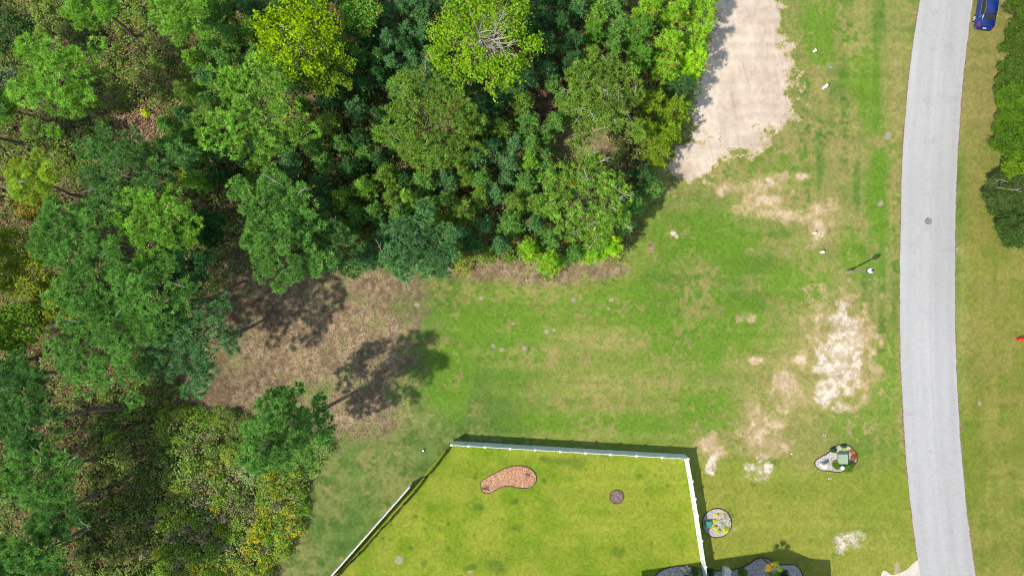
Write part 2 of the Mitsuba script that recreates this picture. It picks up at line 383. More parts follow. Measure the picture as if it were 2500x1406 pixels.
def dense(e, step=6.0, jitter=0.0, seed=0):
    ys = np.arange(e[0, 1], e[-1, 1], step)
    xs = np.interp(ys, e[:, 1], e[:, 0])
    k = np.ones(25) / 25
    xs = np.convolve(np.pad(xs, 12, mode='edge'), k, mode='valid')
    p = gp(np.c_[xs, ys])
    if jitter:
        q = np.c_[p * 1.5, np.zeros(len(p))]
        p[:, 0] += (meshkit.fbm(q, 3, seed) - 0.5) * 2 * jitter
    return p


L_, R_ = dense(LE, jitter=0.05, seed=3), dense(RE, jitter=0.06, seed=4)
n_ = min(len(L_), len(R_))
L_, R_ = L_[:n_], R_[:n_]
MID = L_ * 0.465 + R_ * 0.535


MIDPOLY = np.polyfit(MID[:, 1] / 40.0, MID[:, 0], 5)


def road_color(p, n, uv):
    yy = p.y / 40.0
    mx = mi.Float(float(MIDPOLY[0]))
    for q in MIDPOLY[1:]:
        mx = mx * yy + float(q)
    lat = dr.abs(p.x - mx)
    wheel = dr.exp(-dr.square((lat - 0.75) / 0.28)) + dr.exp(-dr.square((lat - 2.05) / 0.28))
    a = fbm(p.x * 0.35, p.y * 0.12, octaves=3)
    b = fbm(p.x * 5.0, p.y * 5.0, octaves=2)
    grit = noise(p.x * 16, p.y * 16)
    track = noise(p.x * 1.3 + 2, p.y * 0.05)
    k = 0.80 + 0.16 * a + 0.10 * track + 0.10 * (b - 0.5) + 0.10 * (grit - 0.5)
    c = mi.Color3f(0.403, 0.415, 0.430) * k * (1 - 0.045 * wheel * (0.5 + a))
    stain = smoothstep(0.66, 0.80, fbm(p.x * 0.8 + 20, p.y * 0.8, octaves=4))
    return mix(c, c * 0.84, stain * 0.5)


def road_color2(p, n, uv):
    return road_color(p, n, uv) * 0.955


def strip(a, b, z):
    n = len(a)
    v = np.vstack([np.c_[a, np.full(n, z)], np.c_[b, np.full(n, z)]])
    i = np.arange(n - 1)
    f = np.vstack([np.stack([i, i + 1, i + n], 1), np.stack([i + 1, i + n + 1, i + n], 1)])
    m = trimesh.Trimesh(v, f, process=False)
    if m.face_normals[:, 2].mean() < 0:
        m.invert()
    return m


def road_bump(p, n, uv):
    return noise(p.x * 30, p.y * 30)


toned('road_mat', road_color, rough=0.9, spec=0.2, bump=road_bump, bump_scale=0.004)
toned('road_mat_b', road_color2, rough=0.9, spec=0.2, bump=road_bump, bump_scale=0.004)
toned('seam_mat', vary((0.29, 0.31, 0.335), 0.12, 1.0))


def litter_color(p, n, uv):
    return mix(mi.Color3f(0.13, 0.08, 0.05), mi.Color3f(0.30, 0.21, 0.12), noise(p.x * 7, p.y * 7))


toned('litter_mat', litter_color)
off = np.array([1, 0])
jit = lambda s, a: ((meshkit.fbm(np.c_[L_ * 2.2, np.zeros(n_)], 3, s) - 0.30) * a)[:, None] * off
add('road_edge_litter', cat(strip(L_ - off * 0.03 - jit(11, 0.34), L_ + off * 0.1, 0.012), strip(R_ - off * 0.1, R_ + off * 0.03 + jit(12, 0.34), 0.012)), 'litter_mat', kind='structure', label='thin brown strips of leaf litter along both road edges')
add('road', strip(L_, MID - off * 0.012, 0.02), 'road_mat', kind='structure', label='left lane of the pale grey road')
add('road', strip(MID + off * 0.012, R_, 0.02), 'road_mat_b', kind='structure', label='right, slightly darker lane of the pale grey road')
add('road_seam', strip(MID - off * 0.024, MID + off * 0.024, 0.0165), 'seam_mat', kind='structure', label='thin seam along the middle of the road')
jy = g(0, 508)[1]
i_ = int(np.argmin(abs(MID[:, 1] - jy)))
jm = tube([(MID[i_, 0] + 0.05, jy + 0.09, 0.012), (R_[i_, 0] - 0.05, jy - 0.08, 0.012)], 0.013, 4)
add('road_seam', jm, 'seam_mat', kind='structure', label='short seam across the right lane near the manhole')
# driveway apron
apron = smooth_outline(gp([(2244, 1368), (2240, 1366), (2228, 1375), (2216, 1387), (2200, 1396), (2180, 1403), (2150, 1407), (2150, 1600), (2272, 1600), (2262, 1500)]), 120)


def concrete_color(p, n, uv):
    return mi.Color3f(0.50, 0.47, 0.41) * (0.88 + 0.2 * fbm(p.x * 2, p.y * 2) + 0.05 * noise(p.x * 15, p.y * 15))


toned('concrete_mat', concrete_color, rough=0.9, spec=0.2)
ap = Polygon(apron).difference(Polygon(np.vstack([L_ + off * 0.01, (L_ + off * 6)[::-1]])))
add('driveway', sheet(ap, 0.018), 'concrete_mat', kind='structure', label='cream concrete driveway apron joining the road')

# manhole
def manhole():
    c = g(2266, 540)
    k = thing('manhole_cover', 'round iron manhole cover set in the middle of the road', 'manhole cover')
    add('rim', lathe([(0.27, 0), (0.335, 0), (0.335, 0.028), (0.27, 0.028)], (c[0], c[1], 0.005), 32), 'iron', k)
    add('lid', lathe([(0, 0), (0.268, 0), (0.268, 0.018), (0, 0.018)], (c[0], c[1], 0.004), 32), 'iron_pale', k)
    ribs = []
    for i in range(4):
        ribs.append(box(0.5, 0.025, 0.012, (c[0], c[1], 0.0225 + i * 0.0006), i * math.pi / 4 + 0.2))
    add('ribs', cat(ribs), 'iron', k)


manhole()

# ------------------------------------------------------------------ white fences
POST_H, PANEL_H = 1.86, 1.78


def post_mesh(c, rz=0.0, w=0.13, h=POST_H):
    return box(w, w, h, (c[0], c[1], 0.0), rz, 0.008)


def cap_mesh(c, rz=0.0, w=0.23, h=POST_H):
    b = box(w, w, 0.03, (c[0], c[1], h), rz, 0.006)
    top = trimesh.convex.convex_hull(np.array([(x * w / 2.2, y * w / 2.2, 0) for x in (-1, 1) for y in (-1, 1)] + [(0, 0, 0.07)]))
    if rz:
        top.apply_transform(trimesh.transformations.rotation_matrix(rz, (0, 0, 1)))
    top.apply_translation((c[0], c[1], h + 0.03))
    return cat(b, top)


def fence_run(key, top_px, skip_first=False):
    tops = gp(top_px, POST_H)
    d0 = tops[-1] - tops[0]
    rz = math.atan2(d0[1], d0[0])
    for i, c in enumerate(tops):
        if i == 0 and skip_first:
            continue
        add('post', post_mesh(c, rz), 'vinyl', key)
        add('post_cap', cap_mesh(c, rz), 'vinyl', key)
    for a, b in zip(tops[:-1], tops[1:]):
        d = b - a
        L = np.linalg.norm(d)
        u = d / L
        r = math.atan2(u[1], u[0])
        m = (a + b) / 2
        add('top_rail', box(L - 0.13, 0.055, 0.14, (m[0], m[1], PANEL_H - 0.06), r, 0.008), 'vinyl', key)
        add('bottom_rail', box(L - 0.13, 0.06, 0.14, (m[0], m[1], 0.06), r, 0.008), 'vinyl', key)
        nb = max(3, int(round((L - 0.13) / 0.152)))
        w = (L - 0.13) / nb
        qs = [a + u * (0.065 + w * (j + 0.5)) for j in range(nb)]
        add('panel', cat([box(w - 0.006, 0.024, PANEL_H - 0.26, (q[0], q[1], 0.2), r) for q in qs]), 'vinyl', key)


NP = [(1102.4, 1086.5), (1143.8, 1089), (1184, 1091.5), (1245.3, 1095.1), (1306.5, 1098.7), (1368, 1102.3), (1429.6, 1105.9), (1491, 1109.5), (1554.2, 1113.1), (1616.4, 1116.7), (1680.5, 1120)]
EP = [(1680.5, 1120), (1690.5, 1175), (1697.5, 1217.5), (1704, 1258), (1713.6, 1320), (1723.2, 1383), (1733.2, 1446)]
k = thing('white_fence', 'long white vinyl privacy fence along the upper side of the fenced yard', 'fence')
fence_run(k, NP)
k = thing('white_fence', 'white vinyl privacy fence with its sunlit face along the right side of the fenced yard', 'fence')
fence_run(k, EP, True)

# neighbour's pale fence, seen along its sunlit face
k = thing('beige_fence', 'plain pale beige privacy fence running diagonally to the bottom edge', 'fence')
a, b = g(999, 1190.5, 1.75), g(790, 1428, 1.75)
u = (b - a) / np.linalg.norm(b - a)
r = math.atan2(u[1], u[0])
L = np.linalg.norm(b - a)
nbay = 6
for i in range(nbay + 1):
    c = a + u * L * i / nbay
    add('post', box(0.12, 0.12, 1.80, (c[0], c[1], 0), r, 0.006), 'beige_vinyl', k)
for i in range(nbay):
    m = a + u * L * (i + 0.5) / nbay
    w = L / nbay - 0.12
    add('top_rail', box(w, 0.10, 0.09, (m[0], m[1], 1.68), r, 0.006), 'beige_vinyl', k)
    nb = 12
    qs = [a + u * (L * i / nbay + 0.06 + w * (j + 0.5) / nb) for j in range(nb)]
    add('panel', cat([box(w / nb - 0.006, 0.03, 1.62, (q[0], q[1], 0.06), r) for q in qs]), 'beige_vinyl', k)

# black fabric silt fence
k = thing('silt_fence', 'low black fabric silt fence running diagonally from the white fence corner', 'fence')
a, b = g(1100, 1087), g(808, 1418)
u = (b - a) / np.linalg.norm(b - a)
nn = np.array([-u[1], u[0]])
L = np.linalg.norm(b - a)
tt = np.linspace(0, 1, 260)
wob = 0.16 * (meshkit.fbm(np.c_[tt * 22, tt * 0, tt * 0], 3, 4) - 0.5) * np.minimum(1, tt * 20)
bow = 0.35 * np.sin(np.pi * tt)
pl = a + np.outer(tt * L, u) + np.outer(wob + bow, nn)
hh = 0.80 + 0.16 * (meshkit.fbm(np.c_[tt * 30, tt * 0 + 5, tt * 0], 3, 7) - 0.5)
sag = 0.18 * (meshkit.fbm(np.c_[tt * 26, tt * 0 + 9, tt * 0], 3, 2) - 0.5)
rows = []
for fz, lean in ((0, 0), (0.5, 0.6), (1.0, 1.0)):
    rows.append(np.c_[pl + np.outer(sag * lean, nn), hh * fz])
n = len(tt)
fr = np.vstack(rows + [q + np.r_[nn * 0.012, 0] for q in rows])
i = np.arange(n - 1)
ff = []
for base, flip in ((0, False), (3 * n, True)):
    for q in range(2):
        o = base + q * n
        f = np.vstack([np.stack([o + i, o + i + 1, o + i + n], 1), np.stack([o + i + 1, o + i + n + 1, o + i + n], 1)])
        ff.append(f[:, ::-1] if flip else f)
o1, o2 = 2 * n, 5 * n
ff.append(np.vstack([np.stack([o1 + i, o1 + i + 1, o2 + i], 1), np.stack([o1 + i + 1, o2 + i + 1, o2 + i], 1)]))
add('fabric', trimesh.Trimesh(fr, np.vstack(ff), process=False), 'black_fabric', k)
for j in range(9, n - 5, 24):
    c = pl[j] - nn * 0.05
    add('stake', box(0.05, 0.05, 1.0, (c[0], c[1], 0), r, 0.004), 'stake_wood', k)

# ------------------------------------------------------------------ foliage builders
UP = np.array([0, 0, 1.0])


def unit(v):
    return v / (np.linalg.norm(v, axis=-1, keepdims=True) + 1e-9)


def needle_mesh(c, a, n, length, width, rng):
    """n thin needles-bundles fanning from each tuft centre c about its axis a."""
    m = len(c)
    d = unit(a[:, None] * 0.75 + rng.normal(size=(m, n, 3)) * 0.62)
    w = unit(np.cross(d, rng.normal(size=(m, n, 3)))) * width * rng.uniform(0.7, 1.3, (m, n, 1))
    b = c[:, None] + d * 0.02
    tip = c[:, None] + d * (length * rng.uniform(0.7, 1.15, (m, n, 1)))
    v = np.stack([b - w * 0.5, b + w * 0.5, tip], 2).reshape(-1, 3)
    return v, n * 3


def leaf_mesh(c, a, n, size, spread, rng, flat=0.8):
    """n small pointed leaves scattered about each clump centre c, faces turned mostly upward and outward."""
    m = len(c)
    p = c[:, None] + rng.normal(size=(m, n, 3)) * spread
    nr = unit(UP * flat + a[:, None] * 0.5 + rng.normal(size=(m, n, 3)) * 0.55)
    e = unit(np.cross(nr, rng.normal(size=(m, n, 3))))
    f = np.cross(nr, e)
    s = size * rng.uniform(0.7, 1.3, (m, n, 1))
    v = np.stack([p - e * s * 0.5, p - f * s * 0.28, p + e * s * 0.5, p + f * s * 0.28], 2)
    v = v[:, :, [0, 1, 2, 0, 2, 3]].reshape(-1, 3)
    return v, n * 6


def soup(v):
    return trimesh.Trimesh(v, np.arange(len(v)).reshape(-1, 3), process=False)


LEAF_GAIN = np.array([2.0, 2.15, 1.95])


def tones(m, per, base, alt, rng, amount=0.5, jitter=0.22, odd=None, odd_share=0.0, per_leaf=None, green=True):
    """Leaf colour: each clump between two tones of its kind, a few odd clumps, small differences between leaves."""
    t = rng.beta(1.2, 1.2, (m, 1)) * amount
    c = (np.array(base) * (1 - t) + np.array(alt) * t) * (LEAF_GAIN if green else 1.6)
    c *= 1 + rng.uniform(-jitter, jitter, (m, 1))
    if odd is not None:
        pick = rng.random(m) < odd_share
        c[pick] = np.array(odd) * 1.6 * rng.uniform(0.7, 1.2, (pick.sum(), 1))
    c = np.repeat(c, per, axis=0)
    k = per_leaf or 3
    c *= np.repeat(1 + rng.uniform(-0.18, 0.18, (len(c) // k, 1)), k, axis=0)
    return np.clip(c, 0.002, 0.9)


def limb_meshes(base, tip_pts, z_lo, z_hi, r0, rng, sides=3):
    ms = []
    for q in tip_pts:
        z = np.clip(q[2] - rng.uniform(0.4, 1.4), z_lo, z_hi)
        st = np.array([base[0], base[1], z])
        mid = (st + q) / 2 + np.array([0, 0, -0.15]) + rng.normal(size=3) * 0.12
        ms.append(tube([st, mid, q], [r0, r0 * 0.6, r0 * 0.18], sides, False))
    return ms


def trunk_mesh(base, top, r, rng, bend=0.25):
    t = np.linspace(0, 1, 7)
    p = np.outer(1 - t, np.r_[base, -0.05]) + np.outer(t, top)
    p[1:-1, :2] += rng.normal(size=(5, 2)) * bend * 0.4
    return tube(p, r * (1.25 * (1 - t) ** 1.2 * 0.35 + (1 - t) * 0.75 + 0.10), 8)


PINE_A, PINE_B = (0.060, 0.150, 0.030), (0.105, 0.200, 0.040)
ORDN = ['nearest'] + [w + ' nearest' for w in 'second third fourth fifth sixth seventh eighth ninth tenth eleventh twelfth thirteenth fourteenth fifteenth sixteenth seventeenth eighteenth nineteenth twentieth'.split()]


def label_by_landmark(items, marks, noun, skip=()):
    """items: (x, y, tone word) -> one sentence each: nearest landmark, direction from it, rank by distance among its like."""
    out, seen = [None] * len(items), {}
    rows = []
    for i, (x, y, w) in enumerate(items):
        d, m, mx, my = min((math.hypot(x - a, y - b), n, a, b) for n, a, b in marks)
        o = int(round(math.atan2(my - y, x - mx) / (math.pi / 4))) % 8
        rows.append((d, i, (m, o, w)))
    for d, i, key in sorted(rows):
        q = seen.get(key, 0)
        seen[key] = q + 1
        m, o, w = key
        way = ['right of', 'above right of', 'above', 'above left of', 'left of', 'below left of', 'below', 'below right of'][o]
        out[i] = f'{ORDN[min(q, 19)]} {w} {noun} {way} {m}'
    return out


def tall_pine(label, cx, cy, r, zc, tone=(PINE_A, PINE_B), seed=0, group=None, dead=0, odd=None, odd_share=0.0, name='tall_pine', lobes=None, base=None, depth=0.42, cat_='pine tree', column=0.0):
    rng = np.random.default_rng(1000 + seed)
    c = g(cx, cy, zc)
    R = r * S * (1 - zc / CAM_H) * 1.10
    hgt = R * depth * 2
    k = thing(name, label, cat_, group)
    nl = lobes or int(18 + R * 6.5)
    th = np.arange(nl) * 2.39996 + rng.normal(size=nl) * 0.25 + rng.uniform(0, 6)
    rho = R * np.sqrt((np.arange(nl) + 0.5) / nl) * rng.uniform(0.80, 1.02, nl)
    edge = 0.62 + 0.66 * meshkit.noise(np.c_[np.cos(th) * 2.3 + seed, np.sin(th) * 2.3, th * 0], seed)
    rho = rho * np.where(rho > 0.5 * R, edge, 1.0)
    q = rho / R
    L0 = np.c_[c[0] + rho * np.cos(th), c[1] + rho * np.sin(th), zc + hgt * (0.5 * (1 - q ** 2) * rng.uniform(0.2, 1.0, nl) - 0.42 * rng.random(nl))]
    if column:
        f = rng.permutation(nl) / nl
        rho = R * np.sqrt(rng.random(nl)) * np.clip(1.05 - 0.75 * np.abs(f - 0.38) ** 1.3 * 1.6, 0.3, 1.0)
        L0 = np.c_[c[0] + rho * np.cos(th), c[1] + rho * np.sin(th), zc + column * (f - 0.5)]
    lr = R * rng.uniform(0.14, 0.24, nl)
    per = 25
    d = rng.normal(size=(nl, per, 3))
    d[..., 2] = np.abs(d[..., 2]) * 0.9 - 0.25
    d = unit(d)
    tc = (L0[:, None] + d * (lr[:, None, None] * rng.uniform(0.55, 1.0, (nl, per, 1))) * np.array([1, 1, 0.6])).reshape(-1, 3)
    ax = unit(d.reshape(-1, 3) + UP * 0.5)
    v, p_ = needle_mesh(tc, ax, 29, 0.37, 0.055, rng)
    lobe_k = np.repeat(rng.uniform(0.80, 1.20, nl), per)
    col = tones(len(tc), p_, tone[0], tone[1], rng, 1.0, 0.22, odd, odd_share)
    col *= np.repeat(lobe_k, p_)[:, None]
    bpt = np.array(base) if base is not None else c + rng.normal(size=2) * 0.25
    top = np.array([c[0], c[1], zc + max(hgt * 0.4, column * 0.5)])
    tm = [trunk_mesh(bpt, top, 0.10 + 0.006 * zc, rng)]
    tm += limb_meshes(c, L0, zc - max(hgt * 0.8, column * 0.5), zc + max(hgt * 0.3, column * 0.45), 0.05, rng)
    add('trunk', cat(tm), 'bark', k)
    add('crown', soup(v), 'needle_mat', k, color=col)
    if dead:
        sticks = []
        for j in range(dead):
            i0 = rng.integers(nl)
            s0 = L0[i0] + np.array([0, 0, lr[i0] * 0.3])
            az, ln = rng.uniform(0, 2 * np.pi), rng.uniform(0.7, 1.7)
            dv = np.array([math.cos(az), math.sin(az), rng.uniform(0.15, 0.5)])
            e = s0 + dv * ln
            sticks.append(tube([s0, s0 + dv * ln * 0.5 + rng.normal(size=3) * 0.06, e], [0.03, 0.022, 0.012], 4, False))
            for _ in range(5):
                s1 = s0 + dv * ln * rng.uniform(0.3, 0.9)
                sticks.append(tube([s1, s1 + unit(dv + rng.normal(size=3) * 0.7) * rng.uniform(0.2, 0.7)], [0.016, 0.009], 3, False))
        add('dead_branches', cat(sticks), 'pale_bark', k, kind='stuff', label='bare pale grey dead branches showing through the crown')
    return k


def young_pine(label, cx, cy, r, zc, tone, seed, group=None, odd=None, odd_share=0.0, name='young_pine', lean=0.0, need=0.36):
    rng = np.random.default_rng(5000 + seed)
    c = g(cx, cy, zc)
    R = r * S * (1 - zc / CAM_H)
    k = thing(name, label, 'pine tree', group)
    top = zc + R * 1.25
    lo = max(0.4, zc - R * 1.3)
    pts, axs, tips = [], [], []
    lev = 8
    for i in range(lev):
        f = i / (lev - 1)
        z = lo + (top - lo) * f
        rr = R * (1.0 - 0.72 * f ** 1.3) * (0.75 + 0.25 * min(1, f * 4))
        nb = 9 if i < lev - 2 else 6
        for j in range(nb):
            az = rng.uniform(0, 2 * np.pi)
            ln = rr * rng.uniform(0.6, 1.1)
            if rng.random() < 0.12:
                continue
            tip = np.array([c[0] + ln * math.cos(az), c[1] + ln * math.sin(az), z + ln * 0.35])
            tips.append(tip)
            nt = max(3, int(ln / 0.16))
            for s in np.linspace(0.35, 1.0, nt):
                pts.append(np.array([c[0], c[1], z]) * (1 - s) + tip * s + rng.normal(size=3) * 0.09)
                axs.append(unit(np.array([math.cos(az), math.sin(az), 0.9])))
    for s in range(4):
        pts.append(np.array([c[0], c[1], top + 0.12 * s]))
        axs.append(UP)
    pts, axs = np.array(pts), np.array(axs)
    v, p_ = needle_mesh(pts, axs, 15, need, 0.058, rng)
    col = tones(len(pts), p_, tone[0], tone[1], rng, 1.0, 0.18, odd, odd_share)
    b = c + rng.normal(size=2) * 0.1
    tm = [trunk_mesh(b, np.array([c[0], c[1], top]), 0.05 + 0.018 * R, rng, 0.1)]
    tm += [tube([np.array([c[0], c[1], q[2] - 0.3]), q], [0.025, 0.008], 3, False) for q in tips[::2]]
    add('trunk', cat(tm), 'bark', k)
    add('crown', soup(v), 'needle_mat', k, color=col)
    return k


def leafy_tree(label, cx, cy, r, zc, tone, seed, group=None, lean=(0, 0), size=0.24, density=1.0, bark='pale_bark', odd=None, odd_share=0.0, name='leafy_tree', depth=0.45, bare=0, spread=0.17, gap=0.25, cat_='tree', hole=None):
    rng = np.random.default_rng(9000 + seed)
    c = g(cx, cy, zc)
    R = r * S * (1 - zc / CAM_H)
    hgt = 2 * R * depth
    k = thing(name, label, cat_, group)
    nl = int(18 + 8 * R)
    th = np.arange(nl) * 2.39996 + rng.normal(size=nl) * 0.3 + rng.uniform(0, 6)
    rho = R * np.sqrt((np.arange(nl) + 0.5) / nl) * rng.uniform(0.78, 1.0, nl)
    q = rho / R
    L0 = np.c_[c[0] + rho * np.cos(th), c[1] + rho * np.sin(th), zc + hgt * (0.5 * (1 - q ** 2) * rng.uniform(0.15, 1.0, nl) - 0.3 * rng.random(nl))]
    lr = R * rng.uniform(0.14, 0.24, nl)
    per = int(26 * density)
    d = rng.normal(size=(nl, per, 3))
    d[..., 2] = np.abs(d[..., 2]) - 0.3
    d = unit(d)
    tc = (L0[:, None] + d * (lr[:, None, None] * rng.uniform(0.4, 1.05, (nl, per, 1))) * np.array([1, 1, 0.7])).reshape(-1, 3)
    keep = rng.random(len(tc)) > gap * 0.6
    keep &= meshkit.noise(tc * 1.4, seed) > gap
    if hole is not None:
        hc = g(hole[0], hole[1], zc)
        keep &= np.hypot(tc[:, 0] - hc[0], tc[:, 1] - hc[1]) > hole[2] * S
    tc, ax = tc[keep], d.reshape(-1, 3)[keep]
    v, p_ = leaf_mesh(tc, ax, 7, size, spread, rng)
    col = tones(len(tc), p_, tone[0], tone[1], rng, 1.0, 0.2, odd, odd_share, per_leaf=6)
    b = c + rng.normal(size=2) * 0.2 + np.array(lean)
    tm = [trunk_mesh(b, np.array([c[0], c[1], zc + hgt * 0.15]), 0.09 + 0.007 * zc, rng)]
    tm += limb_meshes(c, L0, zc - hgt * 0.7, zc + hgt * 0.1, 0.055, rng)
    add('trunk', cat(tm), bark, k)
    add('crown', soup(v), 'leaf_mat', k, color=col)
    if bare:
        sticks = []
        hc = g(hole[0], hole[1], zc) if hole is not None else c
        for j in range(bare):
            az = rng.uniform(0, 2 * np.pi)
            ln = rng.uniform(0.8, 2.0)
            s0 = np.r_[hc + rng.normal(size=2) * 0.45, zc + hgt * 0.2]
            dv = np.array([math.cos(az), math.sin(az), rng.uniform(0.3, 0.7)])
            mid = s0 + dv * ln * 0.5 + rng.normal(size=3) * 0.1
            sticks.append(tube([s0, mid, s0 + dv * ln], [0.032, 0.024, 0.012], 4, False))
            for _ in range(5):
                s1 = s0 + dv * ln * rng.uniform(0.3, 1.0)
                sticks.append(tube([s1, s1 + unit(dv + rng.normal(size=3) * 0.8) * rng.uniform(0.3, 0.8)], [0.016, 0.009], 3, False))
        add('bare_branches', cat(sticks), 'pale_bark', k, kind='stuff', label='bare whitish branches in the crown')
    return k


def shrub(label, cx, cy, r, h, tone, seed, group=None, size=0.15, n=130, odd=None, odd_share=0.0, name='shrub', cat_='shrub', flower=None, flower_n=0, ring=False, per=6, gp_xy=None):
    rng = np.random.default_rng(20000 + seed)
    zc = h * 0.5
    c = g(cx, cy, zc) if gp_xy is None else np.array(gp_xy)
    R = r * S
    k = thing(name, label, cat_, group)
    d = rng.normal(size=(n, 3))
    d[:, 2] = np.abs(d[:, 2])
    d = unit(d)
    sc = np.array([R, R, h * 0.95])
    rad = rng.uniform(0.5, 1.0, (n, 1)) ** 0.6
    if ring:
        d[:, 2] *= 0.8
        keep = np.hypot(d[:, 0], d[:, 1]) > 0.42
        d, rad = d[keep], rad[keep]
    lump = 0.72 + 0.5 * meshkit.noise(d * 2.2 + seed, seed)[:, None]
    tc = np.r_[c, 0.03] + d * rad * sc * lump
    tc[:, 2] = np.maximum(tc[:, 2], 0.05)
    v, p_ = leaf_mesh(tc, d, per, size, min(0.10 + 0.02 * R, 0.22 * R), rng, 0.6)
    v[:, 2] = np.maximum(v[:, 2], 0.01)
    col = tones(len(tc), p_, tone[0], tone[1], rng, 1.0, 0.22, odd, odd_share, per_leaf=6, green=tone[0][1] > tone[0][0] * 1.15)
    add('foliage', soup(v), 'leaf_mat', k, color=col)
    st = [tube([np.r_[c + rng.normal(size=2) * 0.05, -0.02], np.r_[c, 0.1] + q * sc * 0.7], [0.025, 0.008], 4, False) for q in d[::max(1, len(d) // 9)]]
    add('stems', cat(st), 'bark', k)
    if flower is not None:
        m = flower_n
        fd = rng.normal(size=(m, 3))
        fd[:, 2] = np.abs(fd[:, 2]) + 0.25
        fd = unit(fd)
        fl = 0.72 + 0.5 * meshkit.noise(fd * 2.2 + seed, seed)[:, None]
        keep = meshkit.noise(fd * 3.1 + 7, seed) > 0.42
        fd, fl = fd[keep], fl[keep]
        fc = np.r_[c, 0.08] + fd * sc * fl
        v, p_ = leaf_mesh(fc, fd, 3, 0.12, 0.06, rng, 1.2)
        add('flowers', soup(v), 'leaf_mat', k, kind='stuff', color=tones(len(fc), p_, flower, np.array(flower) * 0.75, rng, 1.0, 0.15, per_leaf=6, green=False))
    return k

# ------------------------------------------------------------------ the wood: tall pines first
BRIGHT = ((0.100, 0.200, 0.030), (0.175, 0.285, 0.045))
MIDG = ((0.070, 0.160, 0.036), (0.120, 0.220, 0.052))
DULL = ((0.055, 0.125, 0.034), (0.090, 0.165, 0.048))
BLUE = ((0.055, 0.130, 0.050), (0.095, 0.185, 0.075))
OLIVE = ((0.085, 0.155, 0.022), (0.140, 0.205, 0.040))
YELL = ((0.140, 0.200, 0.020), (0.240, 0.250, 0.030))
DARK = ((0.028, 0.080, 0.026), (0.050, 0.115, 0.036))
ORANGE = (0.26, 0.14, 0.04)
RUST = (0.22, 0.11, 0.06)

TP = [
    ('tall bright green pine in the upper left brush, its dark trunk showing lower right', 135, 185, 112, 10.5, BRIGHT, 0, None, (310, 265)),
    ('broad light green pine directly below the left yellow-green tree', 615, 265, 128, 9.8, BRIGHT, 3, RUST, (722, 345)),
    ('wide dull green pine below the tan dry brush near the left edge', 305, 430, 118, 11, DULL, 4, None, None),
    ('small yellowish green pine at the left edge beside bare grey branches', 78, 440, 60, 10, (BRIGHT[1], YELL[1]), 3, ORANGE, (215, 487)),
    ('mid green pine at the upper left corner of the large left pine group', 165, 570, 92, 11, MIDG, 0, None, None),
    ('bright green pine at the top of the large left pine group', 370, 545, 98, 11, BRIGHT, 0, None, None),
    ('mid green pine in the middle left of the large left pine group', 232, 690, 105, 12, MIDG, 2, None, None),
    ('dark green pine at the right shoulder of the large left pine group', 435, 640, 78, 10, DARK, 0, None, (520, 640)),
    ('large pine at the lower left of the left pine group, just above the dark log', 245, 840, 125, 11.5, MIDG, 2, None, None),
    ('pine at the lower right of the left pine group, overhanging the brown bare ground', 455, 835, 112, 10.5, BLUE, 0, None, None),
    ('pine with a bare grey limb in the centre of the left pine group', 360, 740, 98, 12, MIDG, 3, None, None),
    ('green pine crown north of the brown bare ground, upper of three', 665, 505, 88, 9.5, MIDG, 2, RUST, None),
    ('green pine crown reaching out over the brown bare ground', 685, 615, 92, 10, MIDG, 2, RUST, None),
    ('darker pine crown at the edge of the brown bare ground, right of two greener crowns', 795, 605, 78, 8, DULL, 3, RUST, None),
    ('blue-green pine at the lower edge of the wood above the lawn', 1030, 600, 90, 8, BLUE, 2, None, None),
    ('isolated dark green pine on the brown bare ground, its long shadow reaching the lawn', 697, 1056, 92, 11.0, MIDG, 2, None, (789, 998)),
    ('olive green pine with a broad flat crown in the centre of the wood', 1045, 290, 118, 8.5, OLIVE, 3, RUST, None),
    ('pine with many bare pale branches in its crown near the curve of the lawn edge', 1432, 490, 112, 7.5, (OLIVE[0], BRIGHT[1]), 26, ORANGE, None),
    ('olive green pine flecked with grey twigs above the small brown clearing', 1462, 240, 102, 7.5, OLIVE, 16, RUST, None),
    ('dim green pine at the lower left edge of the picture, beside two leaning trunks', 85, 1150, 96, 9.5, MIDG, 3, None, (245, 1118)),
    ('dark pine right of the lower left pines, above the brown shaded gap', 128, 1265, 66, 8, DULL, 2, None, None),
    ('dark pine on the left edge below the dark log', 45, 1020, 85, 11, DULL, 2, None, (315, 990)),
    ('dim pine in the lower left corner', 60, 1375, 80, 9.5, MIDG, 0, None, None),
    ('pine crown cut by the top edge above the upper left brush', 215, 5, 62, 9, BRIGHT, 0, None, None),
    ('bright green pine at the top edge left of the yellow-green tree', 445, 18, 72, 9, BRIGHT, 2, None, (540, 25)),
    ('small green pine on the left edge above the fallen grey trunks', 8, 262, 38, 9, BRIGHT, 0, None, None),
    ('small dull pine between the two left pine groups', 505, 560, 42, 6, DARK, 0, None, None),
    ('pine crown at the left edge below the olive leafy trees', 30, 930, 70, 11, DULL, 2, None, None),
]
for i, (lab, cx, cy, r, zc, tone, dead, odd, base) in enumerate(TP):
    iso = i == 15
    tall_pine(lab, cx, cy, r, zc, tone, i, dead=dead, odd=odd, odd_share=0.008 if odd is not None else 0, base=None if base is None else g(*base), column=11.5 if iso else 0.0, lobes=78 if iso else None)
# a few beyond the left and lower edges, for the shade they throw into view
for i, (cx, cy, r, zc) in enumerate([(-130, 620, 110, 11), (-140, 900, 110, 11), (-120, 1220, 110, 11), (-90, 1480, 120, 11), (150, 1530, 120, 11), (-130, 300, 110, 10)]):
    tall_pine('pine of the wood out of view, ' + ['left of the large left pine group', 'left of the dark log', 'left of the lower left pines', 'past the lower left corner', 'below the shaded brush', 'left of the dry brush'][i], cx, cy, r, zc, DULL, 60 + i, group='pines beyond the edge of the view')

